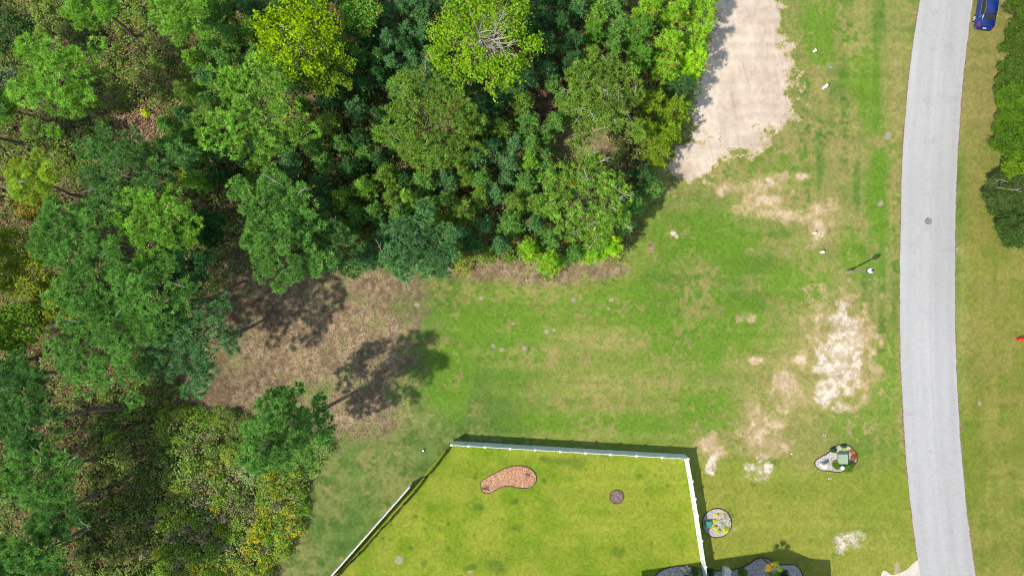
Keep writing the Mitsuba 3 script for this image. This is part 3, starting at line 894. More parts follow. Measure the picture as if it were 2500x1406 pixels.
# leafy trees
leafy_tree('yellow-green leafy tree at the top left of the wood, lit by the sun', 722, 95, 112, 9, ((0.125, 0.205, 0.004), (0.195, 0.27, 0.005)), 1, odd=(0.07, 0.12, 0.012), odd_share=0.2, bare=3)
leafy_tree('darker green leafy tree partly shaded at the right foot of the left yellow-green tree', 800, 175, 58, 7, ((0.075, 0.125, 0.012), (0.12, 0.17, 0.015)), 2)
leafy_tree('large bright yellow-green leafy tree at the top centre with a patch of whitish bare branches', 1170, 85, 146, 9, ((0.092, 0.180, 0.010), (0.155, 0.235, 0.012)), 3, odd=(0.30, 0.20, 0.10), odd_share=0.03, bare=18, hole=(1205, 105, 24), density=1.2)
leafy_tree('olive leafy tree on the left edge beside the large pine group', 45, 640, 88, 8, ((0.085, 0.130, 0.018), (0.15, 0.17, 0.02)), 4, odd=(0.25, 0.17, 0.03), odd_share=0.05)
leafy_tree('olive leafy tree just right of the left edge tree, touching the large pine group', 120, 735, 62, 7, ((0.10, 0.14, 0.018), (0.17, 0.18, 0.02)), 5, odd=(0.25, 0.17, 0.03), odd_share=0.05)
leafy_tree('green leafy tree on the left edge above the dark log', 35, 800, 66, 8, ((0.06, 0.125, 0.016), (0.11, 0.165, 0.02)), 6)
leafy_tree('brownish yellow shrubby tree below the small yellowish pine on the left edge', 72, 505, 34, 7, ((0.20, 0.15, 0.03), (0.27, 0.18, 0.04)), 7, odd=(0.1, 0.14, 0.03), odd_share=0.3, size=0.2)
leafy_tree('grey-green leafy tree on the left edge below the upper left pine', 20, 215, 42, 6, ((0.075, 0.115, 0.06), (0.12, 0.15, 0.09)), 8)
leafy_tree('dark leafy tree in the upper left corner', 30, 80, 60, 6, ((0.03, 0.065, 0.02), (0.055, 0.09, 0.03)), 9, odd=RUST, odd_share=0.08)
leafy_tree('green leafy tree at the top edge between the two yellow-green trees', 880, 30, 48, 6, ((0.06, 0.14, 0.02), (0.10, 0.18, 0.03)), 10, odd=(0.35, 0.28, 0.04), odd_share=0.03)
# right edge trees
RT = [
    ('dark green tree at the right edge beside the parked car', 2492, 105, 46, 4.0, ((0.045, 0.085, 0.016), (0.085, 0.12, 0.02))),
    ('dark green tree on the right edge, second down from the car', 2480, 190, 44, 4.6, ((0.04, 0.085, 0.016), (0.08, 0.125, 0.02))),
    ('glossy green tree bulging furthest from the right edge, third down from the car', 2472, 255, 50, 4.8, ((0.05, 0.115, 0.012), (0.10, 0.17, 0.016))),
    ('green tree on the right edge just above the bright yellow-green one', 2482, 335, 52, 4.6, ((0.045, 0.105, 0.012), (0.09, 0.16, 0.016))),
    ('bright yellow-green tree on the right edge', 2492, 415, 40, 5.2, ((0.085, 0.165, 0.014), (0.135, 0.21, 0.016))),
    ('dark tree with pale grey twigs sticking out from the right edge', 2452, 470, 46, 5.0, ((0.042, 0.078, 0.022), (0.075, 0.108, 0.030))),
    ('dark blue-green tree lowest on the right edge', 2487, 555, 46, 5.2, ((0.035, 0.075, 0.018), (0.065, 0.105, 0.026))),
    ('small dark tree on the right edge between the grey twigged and the lowest tree', 2482, 508, 36, 4.6, ((0.035, 0.075, 0.022), (0.07, 0.105, 0.03))),
    ('dark tree at the right edge above the car', 2520, 20, 50, 4.5, ((0.045, 0.085, 0.016), (0.085, 0.12, 0.02))),
]
for i, (lab, cx, cy, r, zc, tone) in enumerate(RT):
    leafy_tree(lab, cx, cy, r * 1.06, zc * 0.62, tuple(tuple(0.72 * q for q in t_) for t_ in tone), 40 + i, size=0.21, density=2.3, gap=0.08, spread=0.14, depth=0.80, lean=(1.2, 0), bare=3 if 'grey twigs' in lab else 0, bark='bark')

# ------------------------------------------------------------------ young pines along the bright right edge and the lower edge of the wood
EDGE = [
    ('young bright green pine at the top edge, nearest the sand', 1716, 22, 44, 'h'), ('young bright green pine at the top edge, second from the sand', 1652, 28, 42, 'h'),
    ('young bright green pine at the top edge, third from the sand', 1588, 18, 42, 'h'), ('bright young pine bulging over the sand shadow, upper right of the wood', 1704, 92, 46, 'h'),
    ('young pine with orange needles left of the one bulging over the sand', 1636, 108, 44, 'h'), ('young green pine at the upper right of the wood, left of the orange flecked ones', 1562, 78, 46, 'm'),
    ('young dark green pine beside a brown gap left of the bright edge pines', 1448, 88, 34, 'm'), ('bright lime young pine with finger-like shoots over the sand shadow', 1692, 158, 42, 'H'),
    ('young pine with orange twigs behind the lime edge pine', 1628, 170, 38, 'h'), ('green young pine above the olive grey flecked pine', 1566, 142, 38, 'm'),
    ('darker young pine in the notch of the wood edge below the lime pine', 1668, 218, 42, 'd'), ('olive yellow edge pine with pale twigs, upper one beside the sand', 1648, 272, 46, 'o'),
    ('olive edge pine left of the upper one beside the sand', 1592, 250, 40, 'o'), ('olive yellow edge pine at the narrow end of the sand, lower one', 1632, 330, 42, 'o'),
    ('olive green young pine right of the small brown clearing', 1578, 318, 38, 'o'), ('yellow-green edge pine at the tip of the sand', 1606, 378, 36, 'o'),
    ('dark green young pine right of the pine with bare branches', 1572, 440, 40, 'd'), ('small green pine at the tip of the wood edge below the sand', 1596, 462, 26, 'g'),
    ('green edge pine above the dark notch by the lawn', 1545, 500, 36, 'g'), ('green edge pine at the dark notch by the lawn', 1522, 548, 32, 'g'),
    ('round bright green bushy pine at the lower right corner of the wood', 1488, 598, 36, 'H'), ('green young pine left of the round bright one at the lower edge', 1442, 618, 32, 'h'),
    ('green young pine at the lower edge with yellow flowers at its foot', 1405, 622, 30, 'g'), ('bright green bushy young pine that reaches furthest down into the lawn', 1345, 640, 38, 'h'),
    ('green young pine left of the furthest reaching bright one', 1292, 612, 34, 'h'), ('dark green young pine just below the pine with bare branches', 1340, 585, 34, 'g'),
    ('small green pine in the middle of the gap left of the olive grey flecked pine', 1352, 205, 24, 'g'), ('small green pine lower in the gap left of the olive grey flecked pine', 1372, 240, 22, 'g'),
    ('small young pine at the left rim of the small brown clearing', 1335, 335, 28, 'g'), ('tuft-like young pine in the gap beside the small brown clearing', 1328, 385, 26, 'g'),
]
KT = {'h': (((0.13, 0.25, 0.018), (0.20, 0.32, 0.03)), ORANGE, 0.06), 'H': (((0.17, 0.31, 0.014), (0.26, 0.40, 0.02)), ORANGE, 0.03), 'm': (((0.055, 0.15, 0.022), (0.10, 0.21, 0.03)), ORANGE, 0.03), 'd': (DARK, RUST, 0.03), 'o': (((0.095, 0.165, 0.012), (0.155, 0.215, 0.018)), ORANGE, 0.025), 'g': (MIDG, RUST, 0.02)}
for i, (lab, cx, cy, r, kd) in enumerate(EDGE):
    tn, odd, sh = KT[kd]
    young_pine(lab, cx, cy, r, 3.7 if cx > 1480 else 2.8, tn, i, odd=odd, odd_share=sh, need=0.40 if kd in 'hH' else 0.34)

# the thicket of young pines, scattered by minimum spacing
TH = Polygon([(470, 455), (400, 330), (455, 215), (500, 60), (560, -20), (1540, -20), (1530, 100), (1500, 160), (1420, 180), (1370, 330), (1330, 560), (1230, 610), (1150, 620), (900, 640), (850, 610), (560, 470)])
HOLES = [(1325, 240, 34, 70), (1422, 350, 80, 42), (760, 305, 22, 16), (1210, 330, 12, 30), (720, 95, 80, 80), (1170, 90, 115, 110), (1045, 290, 85, 85), (615, 265, 95, 95), (660, 505, 60, 60), (690, 610, 65, 65), (800, 605, 45, 45), (1030, 600, 65, 65), (1432, 490, 85, 85), (1462, 240, 75, 75), (960, 190, 16, 26), (720, 440, 30, 22)]
rng = np.random.default_rng(77)
spots = []
for _ in range(9000):
    x, y = rng.uniform(380, 1560), rng.uniform(-20, 660)
    r = rng.uniform(24, 46)
    if not TH.contains(Point(x, y)):
        continue
    if any(((x - a) / rx) ** 2 + ((y - b) / ry) ** 2 < 1 for a, b, rx, ry in HOLES):
        continue
    if any(math.hypot(x - a, y - b) < 0.66 * (r + q) for a, b, q in spots):
        continue
    if any(math.hypot(x - e[1], y - e[2]) < 0.62 * (r + e[3]) for e in EDGE):
        continue
    spots.append((x, y, r))
MARKS = [('the left yellow-green leafy tree', 722, 95), ('the large yellow-green leafy tree', 1170, 85), ('the olive flat crowned pine', 1045, 290), ('the olive pine flecked with grey twigs', 1462, 240), ('the pine with bare pale branches', 1432, 490),
         ('the blue-green pine above the lawn', 1030, 600), ('the broad light green pine', 615, 265), ('the pine reaching over the bare ground', 685, 615), ('the small brown clearing', 1422, 350)]
WORD = {id(DARK): 'dark', id(BLUE): 'blue-green', id(MIDG): 'mid green', id(OLIVE): 'olive', id(BRIGHT): 'bright green'}
plan = []
for x, y, r in spots:
    u = rng.random()
    dk = y < 250 and 760 < x < 1420
    tone = (DARK if u < 0.40 else BLUE if u < 0.85 else MIDG) if dk else (MIDG if u < 0.42 else BLUE if u < 0.60 else OLIVE if u < 0.78 else BRIGHT if u < 0.92 else DARK)
    plan.append((x, y, r, tone))
labs = label_by_landmark([(x, y, WORD[id(t)]) for x, y, r, t in plan], MARKS, 'young pine')
for i, (x, y, r, tone) in enumerate(plan):
    young_pine(labs[i], x, y, r, rng.uniform(2.8, 4.2), tone, 100 + i, 'young pines crowded in the thicket', RUST, 0.012)

# ------------------------------------------------------------------ shrubs at the lower edge of the wood
LS = [('yellow-green drooping shrub at the lower edge of the wood, right of the blue-green pine', 1130, 642, 30, 1.6, ((0.13, 0.18, 0.014), (0.20, 0.22, 0.02))),
      ('low green shrub at the lower edge right of the yellow-green drooping one', 1188, 622, 26, 1.2, ((0.09, 0.16, 0.02), (0.15, 0.2, 0.02))),
      ('dark green shrub left of the bright reaching young pine', 1238, 618, 24, 1.3, ((0.06, 0.13, 0.02), (0.1, 0.17, 0.02))),
      ('leafy green shrub between the darker pine and the blue-green pine', 905, 585, 40, 2.2, ((0.07, 0.15, 0.018), (0.12, 0.19, 0.02))),
      ('green shrub at the lower edge of the wood left of the blue-green pine', 868, 635, 26, 1.6, ((0.065, 0.13, 0.02), (0.11, 0.17, 0.03))),
      ('bright leafy shrub tucked under the round bright bushy pine', 1455, 575, 26, 2.0, ((0.10, 0.20, 0.012), (0.16, 0.25, 0.015))),
      ('vivid yellow-green little bush in the upper left dry brush', 355, 275, 9, 0.8, ((0.25, 0.34, 0.02), (0.3, 0.36, 0.02))),
      ('yellow-green leafy shrub below the dull green pine on the left', 455, 440, 26, 2.0, ((0.12, 0.19, 0.02), (0.18, 0.22, 0.03)))]
for i, (lab, cx, cy, r, h, tone) in enumerate(LS):
    shrub(lab, cx, cy, r, h, tone, i)

# the brush patch at the lower left
GRN = ((0.085, 0.160, 0.020), (0.150, 0.222, 0.028))
LGT = ((0.120, 0.180, 0.028), (0.185, 0.225, 0.038))
OLV = ((0.062, 0.092, 0.024), (0.105, 0.130, 0.036))
DRK = ((0.060, 0.105, 0.026), (0.105, 0.15, 0.036))
BGE = ((0.26, 0.225, 0.16), (0.36, 0.31, 0.23))
FLW = (0.62, 0.42, 0.012)
shrub('silvery pale green round shrub in the middle of the brush patch', 601, 1157, 33, 1.5, ((0.21, 0.27, 0.13), (0.29, 0.34, 0.18)), 50, ring=True, n=230, size=0.16)
BS = [('yellow flowering shrub in the brush patch at the lower left', 'yellow flowering shrubs of the brush patch', [(660, 1150, 26), (648, 1248, 28), (705, 1245, 22), (716, 1288, 26), (640, 1282, 26), (540, 1290, 24), (622, 1305, 22), (612, 1342, 28), (590, 1384, 30), (648, 1370, 24), (470, 1388, 24), (545, 1400, 26), (505, 1395, 20), (680, 1200, 24), (690, 1320, 22), (530, 1240, 16)]),
      ('beige seed-headed shrub in the brush patch at the lower left', 'beige shrubs of the brush patch', [(492, 1222, 24), (515, 1262, 20), (566, 1232, 22), (500, 1312, 18), (548, 1262, 18), (512, 1060, 26), (480, 1185, 18), (600, 1205, 16), (560, 1335, 18), (470, 1310, 16), (620, 1245, 15)]),
      ('light green shrub in the brush patch at the lower left', 'light green shrubs of the brush patch', [(560, 1110, 32), (510, 1140, 28), (605, 1100, 26), (430, 1195, 26), (450, 1260, 26), (660, 1195, 26), (580, 1280, 22), (440, 1010, 22), (640, 1120, 24), (400, 1240, 20)]),
      ('dark green shrub in the brush patch at the lower left', 'dark green shrubs of the brush patch', [(470, 1020, 34), (530, 1025, 34), (585, 1040, 32), (625, 1060, 28), (465, 1090, 30), (535, 1175, 24), (470, 1135, 28), (480, 1270, 22), (700, 1170, 24), (730, 1200, 20), (420, 1130, 26), (560, 1310, 20), (400, 1050, 26), (520, 1355, 24), (440, 1340, 26), (400, 1390, 26), (575, 1075, 26)]),
      ('olive brown shrub in the shaded left part of the brush patch', 'olive brown shrubs of the shaded brush', [(380, 1100, 30), (340, 1060, 30), (350, 1160, 28), (380, 1180, 26), (300, 1120, 28), (330, 960, 30), (390, 960, 30), (300, 1220, 26), (360, 1250, 26), (330, 1310, 30), (380, 1320, 26), (280, 1350, 30), (340, 1385, 26), (250, 1290, 26), (420, 950, 22), (270, 1030, 26)])]
BMARKS = [('the silvery pale round shrub', 601, 1157), ('the isolated dark green pine', 712, 1035), ('the lower left dim pine', 85, 1150), ('the dark pine above the shaded gap', 135, 1265), ('the pine overhanging the brown ground', 455, 835), ('the lower end of the beige fence', 810, 1400)]
rng = np.random.default_rng(51)
BRUSH = Polygon([(400, 1000), (600, 1005), (650, 1080), (740, 1170), (745, 1240), (700, 1330), (650, 1420), (330, 1420), (400, 1240), (390, 1120)])
SHADED = Polygon([(250, 950), (400, 960), (440, 1010), (395, 1120), (400, 1240), (330, 1420), (190, 1420), (210, 1200)])
have = [(cx, cy, r) for _, _, pts in BS for cx, cy, r in pts]
for _ in range(3000):
    x, y, r = rng.uniform(180, 760), rng.uniform(890, 1430), rng.uniform(14, 26)
    w = 0 if BRUSH.contains(Point(x, y)) else 4 if SHADED.contains(Point(x, y)) else None
    if w is None or any(math.hypot(x - a, y - b) < (0.62 if w == 0 else 0.92) * (r + q) for a, b, q in have) or math.hypot(x - 601, y - 1157) < 42:
        continue
    have.append((x, y, r))
    BS[int(rng.choice([1, 2, 3, 3, 3])) if w == 0 else int(rng.choice([4, 4, 3]))][2].append((x, y, r))
flat = [(cx, cy, r, q) for q, (_, _, pts) in enumerate(BS) for cx, cy, r in pts]
words = ['yellow flowering', 'beige seed-headed', 'light green', 'dark green', 'olive brown']
labs = label_by_landmark([(x, y, words[q]) for x, y, r, q in flat], BMARKS, 'shrub')
for i, (cx, cy, r, q) in enumerate(flat):
    sd = 60 + i
    rs = np.random.default_rng(sd)
    h, grp, lab = rs.uniform(0.9, 1.7), BS[q][1], labs[i]
    nn_ = int(60 + r * 4.2)
    if q == 0:
        shrub(lab, cx, cy, r, h, GRN if rs.random() < 0.6 else LGT, sd, grp, n=nn_, flower=FLW, flower_n=int(rs.integers(50, 130)))
    elif q == 1:
        shrub(lab, cx, cy, r, h, BGE, sd, grp, size=0.12, n=nn_, odd=(0.07, 0.11, 0.025), odd_share=0.6)
    elif q == 2:
        shrub(lab, cx, cy, r, h * 1.15, LGT, sd, grp, n=nn_, odd=FLW, odd_share=0.02)
    elif q == 3:
        shrub(lab, cx, cy, r, h * 1.15, GRN if rs.random() < 0.75 else DRK, sd, grp, n=nn_, odd=(0.2, 0.17, 0.1), odd_share=0.06)
    else:
        shrub(lab, cx, cy, r, h * 0.7, OLV, sd, grp, n=nn_, odd=(0.20, 0.14, 0.05), odd_share=0.04)
# shrubs among the dry brush at the upper left
rng = np.random.default_rng(5)
UB = []
for _ in range(2500):
    x, y = rng.uniform(-20, 560), rng.uniform(-10, 420)
    r = rng.uniform(14, 30)
    if (((x - 135) / 100) ** 2 + ((y - 185) / 100) ** 2 < 1) or any(math.hypot(x - a, y - b) < 0.72 * (r + q) for a, b, q in UB) or (x > 470 and y > 240) or math.hypot((x - 335) / 82, (y - 312) / 56) < 1 or math.hypot((x - 350) / 45, (y - 245) / 26) < 1:
        continue
    UB.append((x, y, r))
UMARKS = [('the upper left bright pine', 135, 185), ('the tan dry brush', 335, 310), ('the crown cut by the top edge', 215, 5), ('the bright top edge pine', 445, 18), ('the small yellowish pine', 78, 440), ('the wide dull green pine', 305, 430), ('the broad light green pine', 615, 265), ('the leafy tree in the upper left corner', 30, 80), ('the left yellow-green leafy tree', 722, 95)]
uplan = []
for x, y, r in UB:
    u = rng.random()
    uplan.append((x, y, r, 'olive' if u < 0.35 else 'green' if u < 0.6 else 'dark' if u < 0.8 else 'light green'))
UT = {'olive': OLV, 'green': GRN, 'dark': DRK, 'light green': LGT}
labs = label_by_landmark([(x, y, w) for x, y, r, w in uplan], UMARKS, 'low shrub')
for i, (x, y, r, w) in enumerate(uplan):
    shrub(labs[i], x, y, r, rng.uniform(0.7, 1.5), UT[w], 300 + i, 'low shrubs in the upper left brush', odd=(0.24, 0.18, 0.11), odd_share=0.22, size=0.14, n=int(70 + 3 * r))

# ------------------------------------------------------------------ uncountable stuff on the forest floor
FL = Polygon(floor_line)
rng = np.random.default_rng(11)


def scatter(n, bounds, ok):
    pts = np.c_[rng.uniform(bounds[0], bounds[2], n), rng.uniform(bounds[1], bounds[3], n)]
    pts = pts[shapely.contains_xy(FL, pts[:, 0], pts[:, 1])]
    px = np.c_[pts[:, 0] / S + 1250, 703 - pts[:, 1] / S]
    return pts[ok(px)]


def inside(px, lst):
    w = np.zeros(len(px), bool)
    for cx, cy, rx, ry in lst:
        w |= ((px[:, 0] - cx) / rx) ** 2 + ((px[:, 1] - cy) / ry) ** 2 < 1
    return w


OPEN = [(740, 800, 240, 170), (600, 950, 190, 80), (860, 1000, 140, 90), (910, 830, 120, 140), (930, 690, 120, 50), (1200, 660, 130, 26), (1440, 662, 95, 32), (1422, 352, 66, 36), (330, 305, 80, 50), (1345, 260, 40, 90)]
bnd = (g(-250, 0)[0], g(0, 1550)[1], g(1800, 0)[0], g(0, -150)[1])
pts = scatter(46000, bnd, lambda px: ~inside(px, OPEN))
pz = rng.uniform(0.05, 2.4, len(pts)) * meshkit.noise(np.c_[pts * 0.5, pts[:, :1] * 0])
v, p_ = leaf_mesh(np.c_[pts, pz + 0.06], np.tile(UP, (len(pts), 1)), 6, 0.24, 0.18, rng, 0.8)
v[:, 2] = np.maximum(v[:, 2], 0.012)
mixk = meshkit.fbm(np.c_[pts * 0.35, pts[:, :1] * 0 + 3], 3)[:, None]
col = tones(len(pts), p_, (0.085, 0.130, 0.036), (0.160, 0.200, 0.058), rng, 1.0, 0.3, (0.17, 0.12, 0.075), 0.13, 6)
add('undergrowth', soup(v), 'leaf_mat', color=col, kind='stuff', label='dark low undergrowth of mixed leaves covering the forest floor')
# dry sticks and dead stems
pts = scatter(160000, bnd, lambda px: inside(px, [(330, 305, 100, 62), (330, 310, 80, 50), (300, 190, 90, 50), (400, 150, 120, 80), (480, 60, 60, 60), (420, 300, 60, 60), (60, 300, 60, 60), (30, 390, 50, 40), (450, 250, 40, 60), (260, 380, 60, 40)]))[:9000]
m = len(pts)
az = rng.uniform(0, 2 * np.pi, m)
ln = rng.uniform(0.2, 0.9, m)
d = np.c_[np.cos(az), np.sin(az), rng.uniform(0.0, 0.7, m)] * ln[:, None]
s0 = np.c_[pts, rng.uniform(0.03, 0.5, m)]
w = unit(np.cross(d, UP + rng.normal(size=(m, 3)) * 0.5)) * rng.uniform(0.02, 0.05, (m, 1))
v = np.stack([s0 - w, s0 + w, s0 + d], 1).reshape(-1, 3)
v[:, 2] = np.maximum(v[:, 2], 0.014)
col = np.repeat(np.array([(0.44, 0.33, 0.20)]) * rng.uniform(0.4, 1.25, (m, 1)) * np.array([1, 1, 1]), 3, 0)
add('dry_brush', soup(v), 'debris_mat', color=np.clip(col, 0, 1), kind='stuff', label='tan tangle of dry stems and dead twigs in the upper left clearing')
# pine straw and fallen leaves on the open brown ground
pts = np.c_[rng.uniform(g(430, 0)[0], g(1520, 0)[0], 40000), rng.uniform(g(0, 1080)[1], g(0, 300)[1], 40000)]
px = np.c_[pts[:, 0] / S + 1250, 703 - pts[:, 1] / S]
dd = np.min([np.hypot((px[:, 0] - a) / rx, (px[:, 1] - b) / ry) for a, b, rx, ry in OPEN[:8]], axis=0) + (meshkit.fbm(np.c_[pts * 0.4, pts[:, :1] * 0 + 6], 3) - 0.5) * 0.9
pts = pts[rng.random(len(pts)) > np.clip((dd - 0.45) / 0.6, 0, 1)][:7000]
m = len(pts)
az = rng.uniform(0, 2 * np.pi, m)
ln = rng.uniform(0.08, 0.28, m)
d = np.c_[np.cos(az), np.sin(az), rng.uniform(0, 0.15, m)] * ln[:, None]
s0 = np.c_[pts, rng.uniform(0.012, 0.04, m)]
w = np.c_[-np.sin(az), np.cos(az), rng.uniform(-0.2, 0.2, m)] * rng.uniform(0.015, 0.045, (m, 1))
v = np.stack([s0 - w, s0 + w, s0 + d], 1).reshape(-1, 3)
v[:, 2] = np.maximum(v[:, 2], 0.011)
u = rng.random((m, 1))
col = np.where(u < 0.5, np.array([(0.27, 0.195, 0.125)]), np.where(u < 0.9, np.array([(0.14, 0.095, 0.065)]), np.array([(0.10, 0.14, 0.03)]))) * rng.uniform(0.7, 1.25, (m, 1))
add('leaf_litter', soup(v), 'debris_mat', color=np.repeat(np.clip(col, 0, 1), 3, 0), kind='stuff', label='pine straw and fallen leaves strewn over the open brown ground')

# taller tufts of grass and weeds on the open lawn
pts = np.c_[rng.uniform(g(900, 0)[0], g(2700, 0)[0], 60000), rng.uniform(g(0, 1600)[1], g(0, -200)[1], 60000)]
px = np.c_[pts[:, 0] / S + 1250, 703 - pts[:, 1] / S]
xl, xr = np.interp(px[:, 1], LE[:, 1], LE[:, 0]), np.interp(px[:, 1], RE[:, 1], RE[:, 0])
ok = ~shapely.contains_xy(FL, pts[:, 0], pts[:, 1]) & ~shapely.contains_xy(Polygon(clear_line), pts[:, 0], pts[:, 1]) & ((px[:, 0] < xl - 3) | (px[:, 0] > xr + 3))
ok &= ~inside(px, [(1240, 1172, 80, 45), (1505, 1212, 26, 26), (2042, 1118, 60, 42), (1750, 1276, 44, 44), (1790, 1420, 230, 68), (2220, 1420, 80, 60), (2050, 860, 70, 100)])
ok &= meshkit.fbm(np.c_[pts * 0.45, pts[:, :1] * 0 + 2], 3) + rng.normal(size=len(pts)) * 0.06 > 0.52
pts = pts[ok][:5500]
m = len(pts)
v, p_ = needle_mesh(np.c_[pts, np.full(m, 0.0)], np.tile(UP * 1.2, (m, 1)), 6, 0.10, 0.05, rng)
v[:, 2] = np.maximum(v[:, 2], 0.004)
add('grass_tufts', soup(v), 'leaf_mat', color=tones(m, p_, (0.100, 0.160, 0.022), (0.160, 0.185, 0.040), rng, 1.0, 0.2), kind='stuff', label='taller tufts of grass and weeds scattered over the lawns')

# fallen or leaning grey trunks
for lab, pa, pb, za, zb, r in [('dark fallen log lying below the large left pine group', (95, 920), (225, 908), 0.25, 0.35, 0.16), ('grey fallen trunk on the left edge near the small yellowish pine', (-10, 345), (40, 392), 0.4, 0.9, 0.10), ('pale thin fallen trunk on the left edge beside the olive trees', (-5, 838), (30, 826), 0.6, 1.0, 0.08),
                               ('bare grey fallen branch under the upper left pine', (265, 240), (312, 262), 0.2, 0.2, 0.13)]:
    a, b = g(*pa), g(*pb)
    k = thing('fallen_log', lab, 'log')
    add('log', tube([np.r_[a, za], np.r_[(a + b) / 2 + 0.08, (za + zb) / 2 + 0.05], np.r_[b, zb]], [r, r * 0.9, r * 0.7], 8), 'bark', k)
    sts = [tube([np.r_[a + (b - a) * f, za + 0.05], np.r_[a + (b - a) * f + rng.normal(size=2) * 0.5, za + 0.6]], [0.04, 0.015], 4) for f in (0.3, 0.55, 0.8)]
    for st in sts:
        add('branch_stub', st, 'pale_bark', k)

# ------------------------------------------------------------------ garden beds
def chips(poly, n, size, z0, z1, cols, rng, flat=0.6):
    mnx, mny, mxx, mxy = poly.bounds
    pts = np.c_[rng.uniform(mnx, mxx, n * 3), rng.uniform(mny, mxy, n * 3)]
    pts = pts[shapely.contains_xy(poly, pts[:, 0], pts[:, 1])][:n]
    m = len(pts)
    c = np.c_[pts, rng.uniform(z0, z1, m)]
    q = np.array([(1, 0, 0), (0, 1, 0), (-1, 0, 0), (0, -1, 0), (0, 0, 0.7), (0, 0, -0.7)], float)
    s = rng.uniform(0.6, 1.3, (m, 1, 3)) * size
    az = rng.uniform(0, 2 * np.pi, m)
    R = np.zeros((m, 3, 3))
    R[:, 0, 0], R[:, 0, 1], R[:, 1, 0], R[:, 1, 1], R[:, 2, 2] = np.cos(az), -np.sin(az), np.sin(az), np.cos(az), 1
    t = rng.normal(size=(m, 3)) * 0.3
    v = np.einsum('nij,nkj->nki', R, q[None] * s * np.array([1, flat, 0.6]))
    v = v + c[:, None] + v * t[:, None] * 0.4
    f = np.array([(0, 1, 4), (1, 2, 4), (2, 3, 4), (3, 0, 4), (1, 0, 5), (2, 1, 5), (3, 2, 5), (0, 3, 5)])
    fac = (f[None] + 6 * np.arange(m)[:, None, None]).reshape(-1, 3)
    col = np.array(cols)[rng.integers(len(cols), size=m)] * rng.uniform(0.7, 1.2, (m, 1))
    return trimesh.Trimesh(v.reshape(-1, 3), fac, process=False), np.repeat(np.clip(col, 0, 0.95), 6, 0)


def gravel_color(p, n, uv):
    return mix(mi.Color3f(0.24, 0.22, 0.21), mi.Color3f(0.44, 0.41, 0.40), noise(p.x * 11, p.y * 11)) * (0.8 + 0.4 * noise(p.x * 24, p.y * 24))


def slate_color(p, n, uv):
    return mix(mi.Color3f(0.27, 0.28, 0.29), mi.Color3f(0.58, 0.58, 0.58), noise(p.x * 9, p.y * 9)) * (0.8 + 0.4 * noise(p.x * 22, p.y * 22))


def mulch_color(p, n, uv):
    return mix(mi.Color3f(0.33, 0.15, 0.07), mi.Color3f(0.60, 0.33, 0.20), noise(p.x * 8, p.y * 8)) * (0.7 + 0.5 * noise(p.x * 20, p.y * 20))


def mulch_dark(p, n, uv):
    return mix(mi.Color3f(0.12, 0.08, 0.07), mi.Color3f(0.30, 0.22, 0.20), noise(p.x * 8, p.y * 8)) * (0.7 + 0.5 * noise(p.x * 20, p.y * 20))


toned('gravel_mat', gravel_color, rough=0.95, spec=0.1)
toned('slate_mat', slate_color, rough=0.95, spec=0.1)
toned('mulch_mat', mulch_color, rough=0.95, spec=0.1)
toned('mulch_dark_mat', mulch_dark, rough=0.95, spec=0.1)
PALE = [(0.58, 0.55, 0.54), (0.46, 0.43, 0.42), (0.66, 0.65, 0.64), (0.54, 0.48, 0.44), (0.34, 0.33, 0.33)]
GREY = [(0.46, 0.47, 0.49), (0.60, 0.60, 0.60), (0.32, 0.33, 0.35), (0.66, 0.63, 0.61)]
MUL = [(0.52, 0.29, 0.18), (0.42, 0.21, 0.12), (0.56, 0.38, 0.27), (0.56, 0.44, 0.38), (0.32, 0.16, 0.09)]
MUD = [(0.24, 0.17, 0.16), (0.34, 0.27, 0.26), (0.15, 0.10, 0.09)]


def bed(label, outline, mat, cols, edging, seed, size, n, stuff, group=None):
    rng = np.random.default_rng(seed)
    poly = Polygon(outline).buffer(0)
    k = thing('garden_bed', label, 'garden bed', group)
    add('soil', slab(poly.buffer(-0.05), 0.0, 0.035), mat, k)
    m, col = chips(poly.buffer(-0.09), int(n * 0.65), size, 0.035, 0.055, cols, rng)
    add(stuff, m, 'debris_mat', k, color=col, kind='stuff')
    add('edging', slab(poly.difference(poly.buffer(-0.055)), 0.0, 0.10), edging, k)
    return poly


z8 = lambda pts: gp([(1080 + a / 3.731, 1040 + b / 3.731) for a, b in pts])
kid = smooth_outline(z8([(345, 520), (380, 480), (440, 445), (530, 400), (600, 370), (680, 357), (760, 365), (810, 390), (845, 430), (858, 475), (845, 520), (810, 555), (750, 567), (680, 560), (600, 545), (540, 555), (490, 580), (440, 608), (395, 613), (360, 590)]), 120)
bed('kidney shaped bed of orange-brown mulch in the fenced yard', kid, 'mulch_mat', MUL, 'edging_brown', 1, 0.075, 2600, 'mulch_chips')
rc = g(1505.5, 1212)
bed('small round bed of dark brown mulch in the fenced yard', np.array([(rc[0] + 0.70 * math.cos(t), rc[1] + 0.70 * math.sin(t)) for t in np.linspace(0, 2 * np.pi, 40)[:-1]]), 'mulch_dark_mat', MUD, 'edging_brown', 2, 0.06, 700, 'mulch_chips')
z4 = lambda pts: gp([(1950 + a / 10.815, 1050 + b / 10.815) for a, b in pts])
tear = smooth_outline(z4([(415, 830), (480, 748), (600, 678), (720, 620), (800, 560), (880, 478), (960, 410), (1050, 375), (1180, 370), (1300, 395), (1400, 460), (1480, 550), (1540, 650), (1550, 750), (1510, 850), (1430, 930), (1330, 1015), (1220, 1068), (1050, 1110), (930, 1100), (800, 1080), (650, 1070), (540, 1040), (460, 980), (412, 900)]), 150)
bed('teardrop shaped bed of pale pebbles around the green utility box near the road', tear, 'gravel_mat', PALE, 'edging_black', 3, 0.06, 3200, 'pebbles')
bc = g(1750.2, 1275.8)
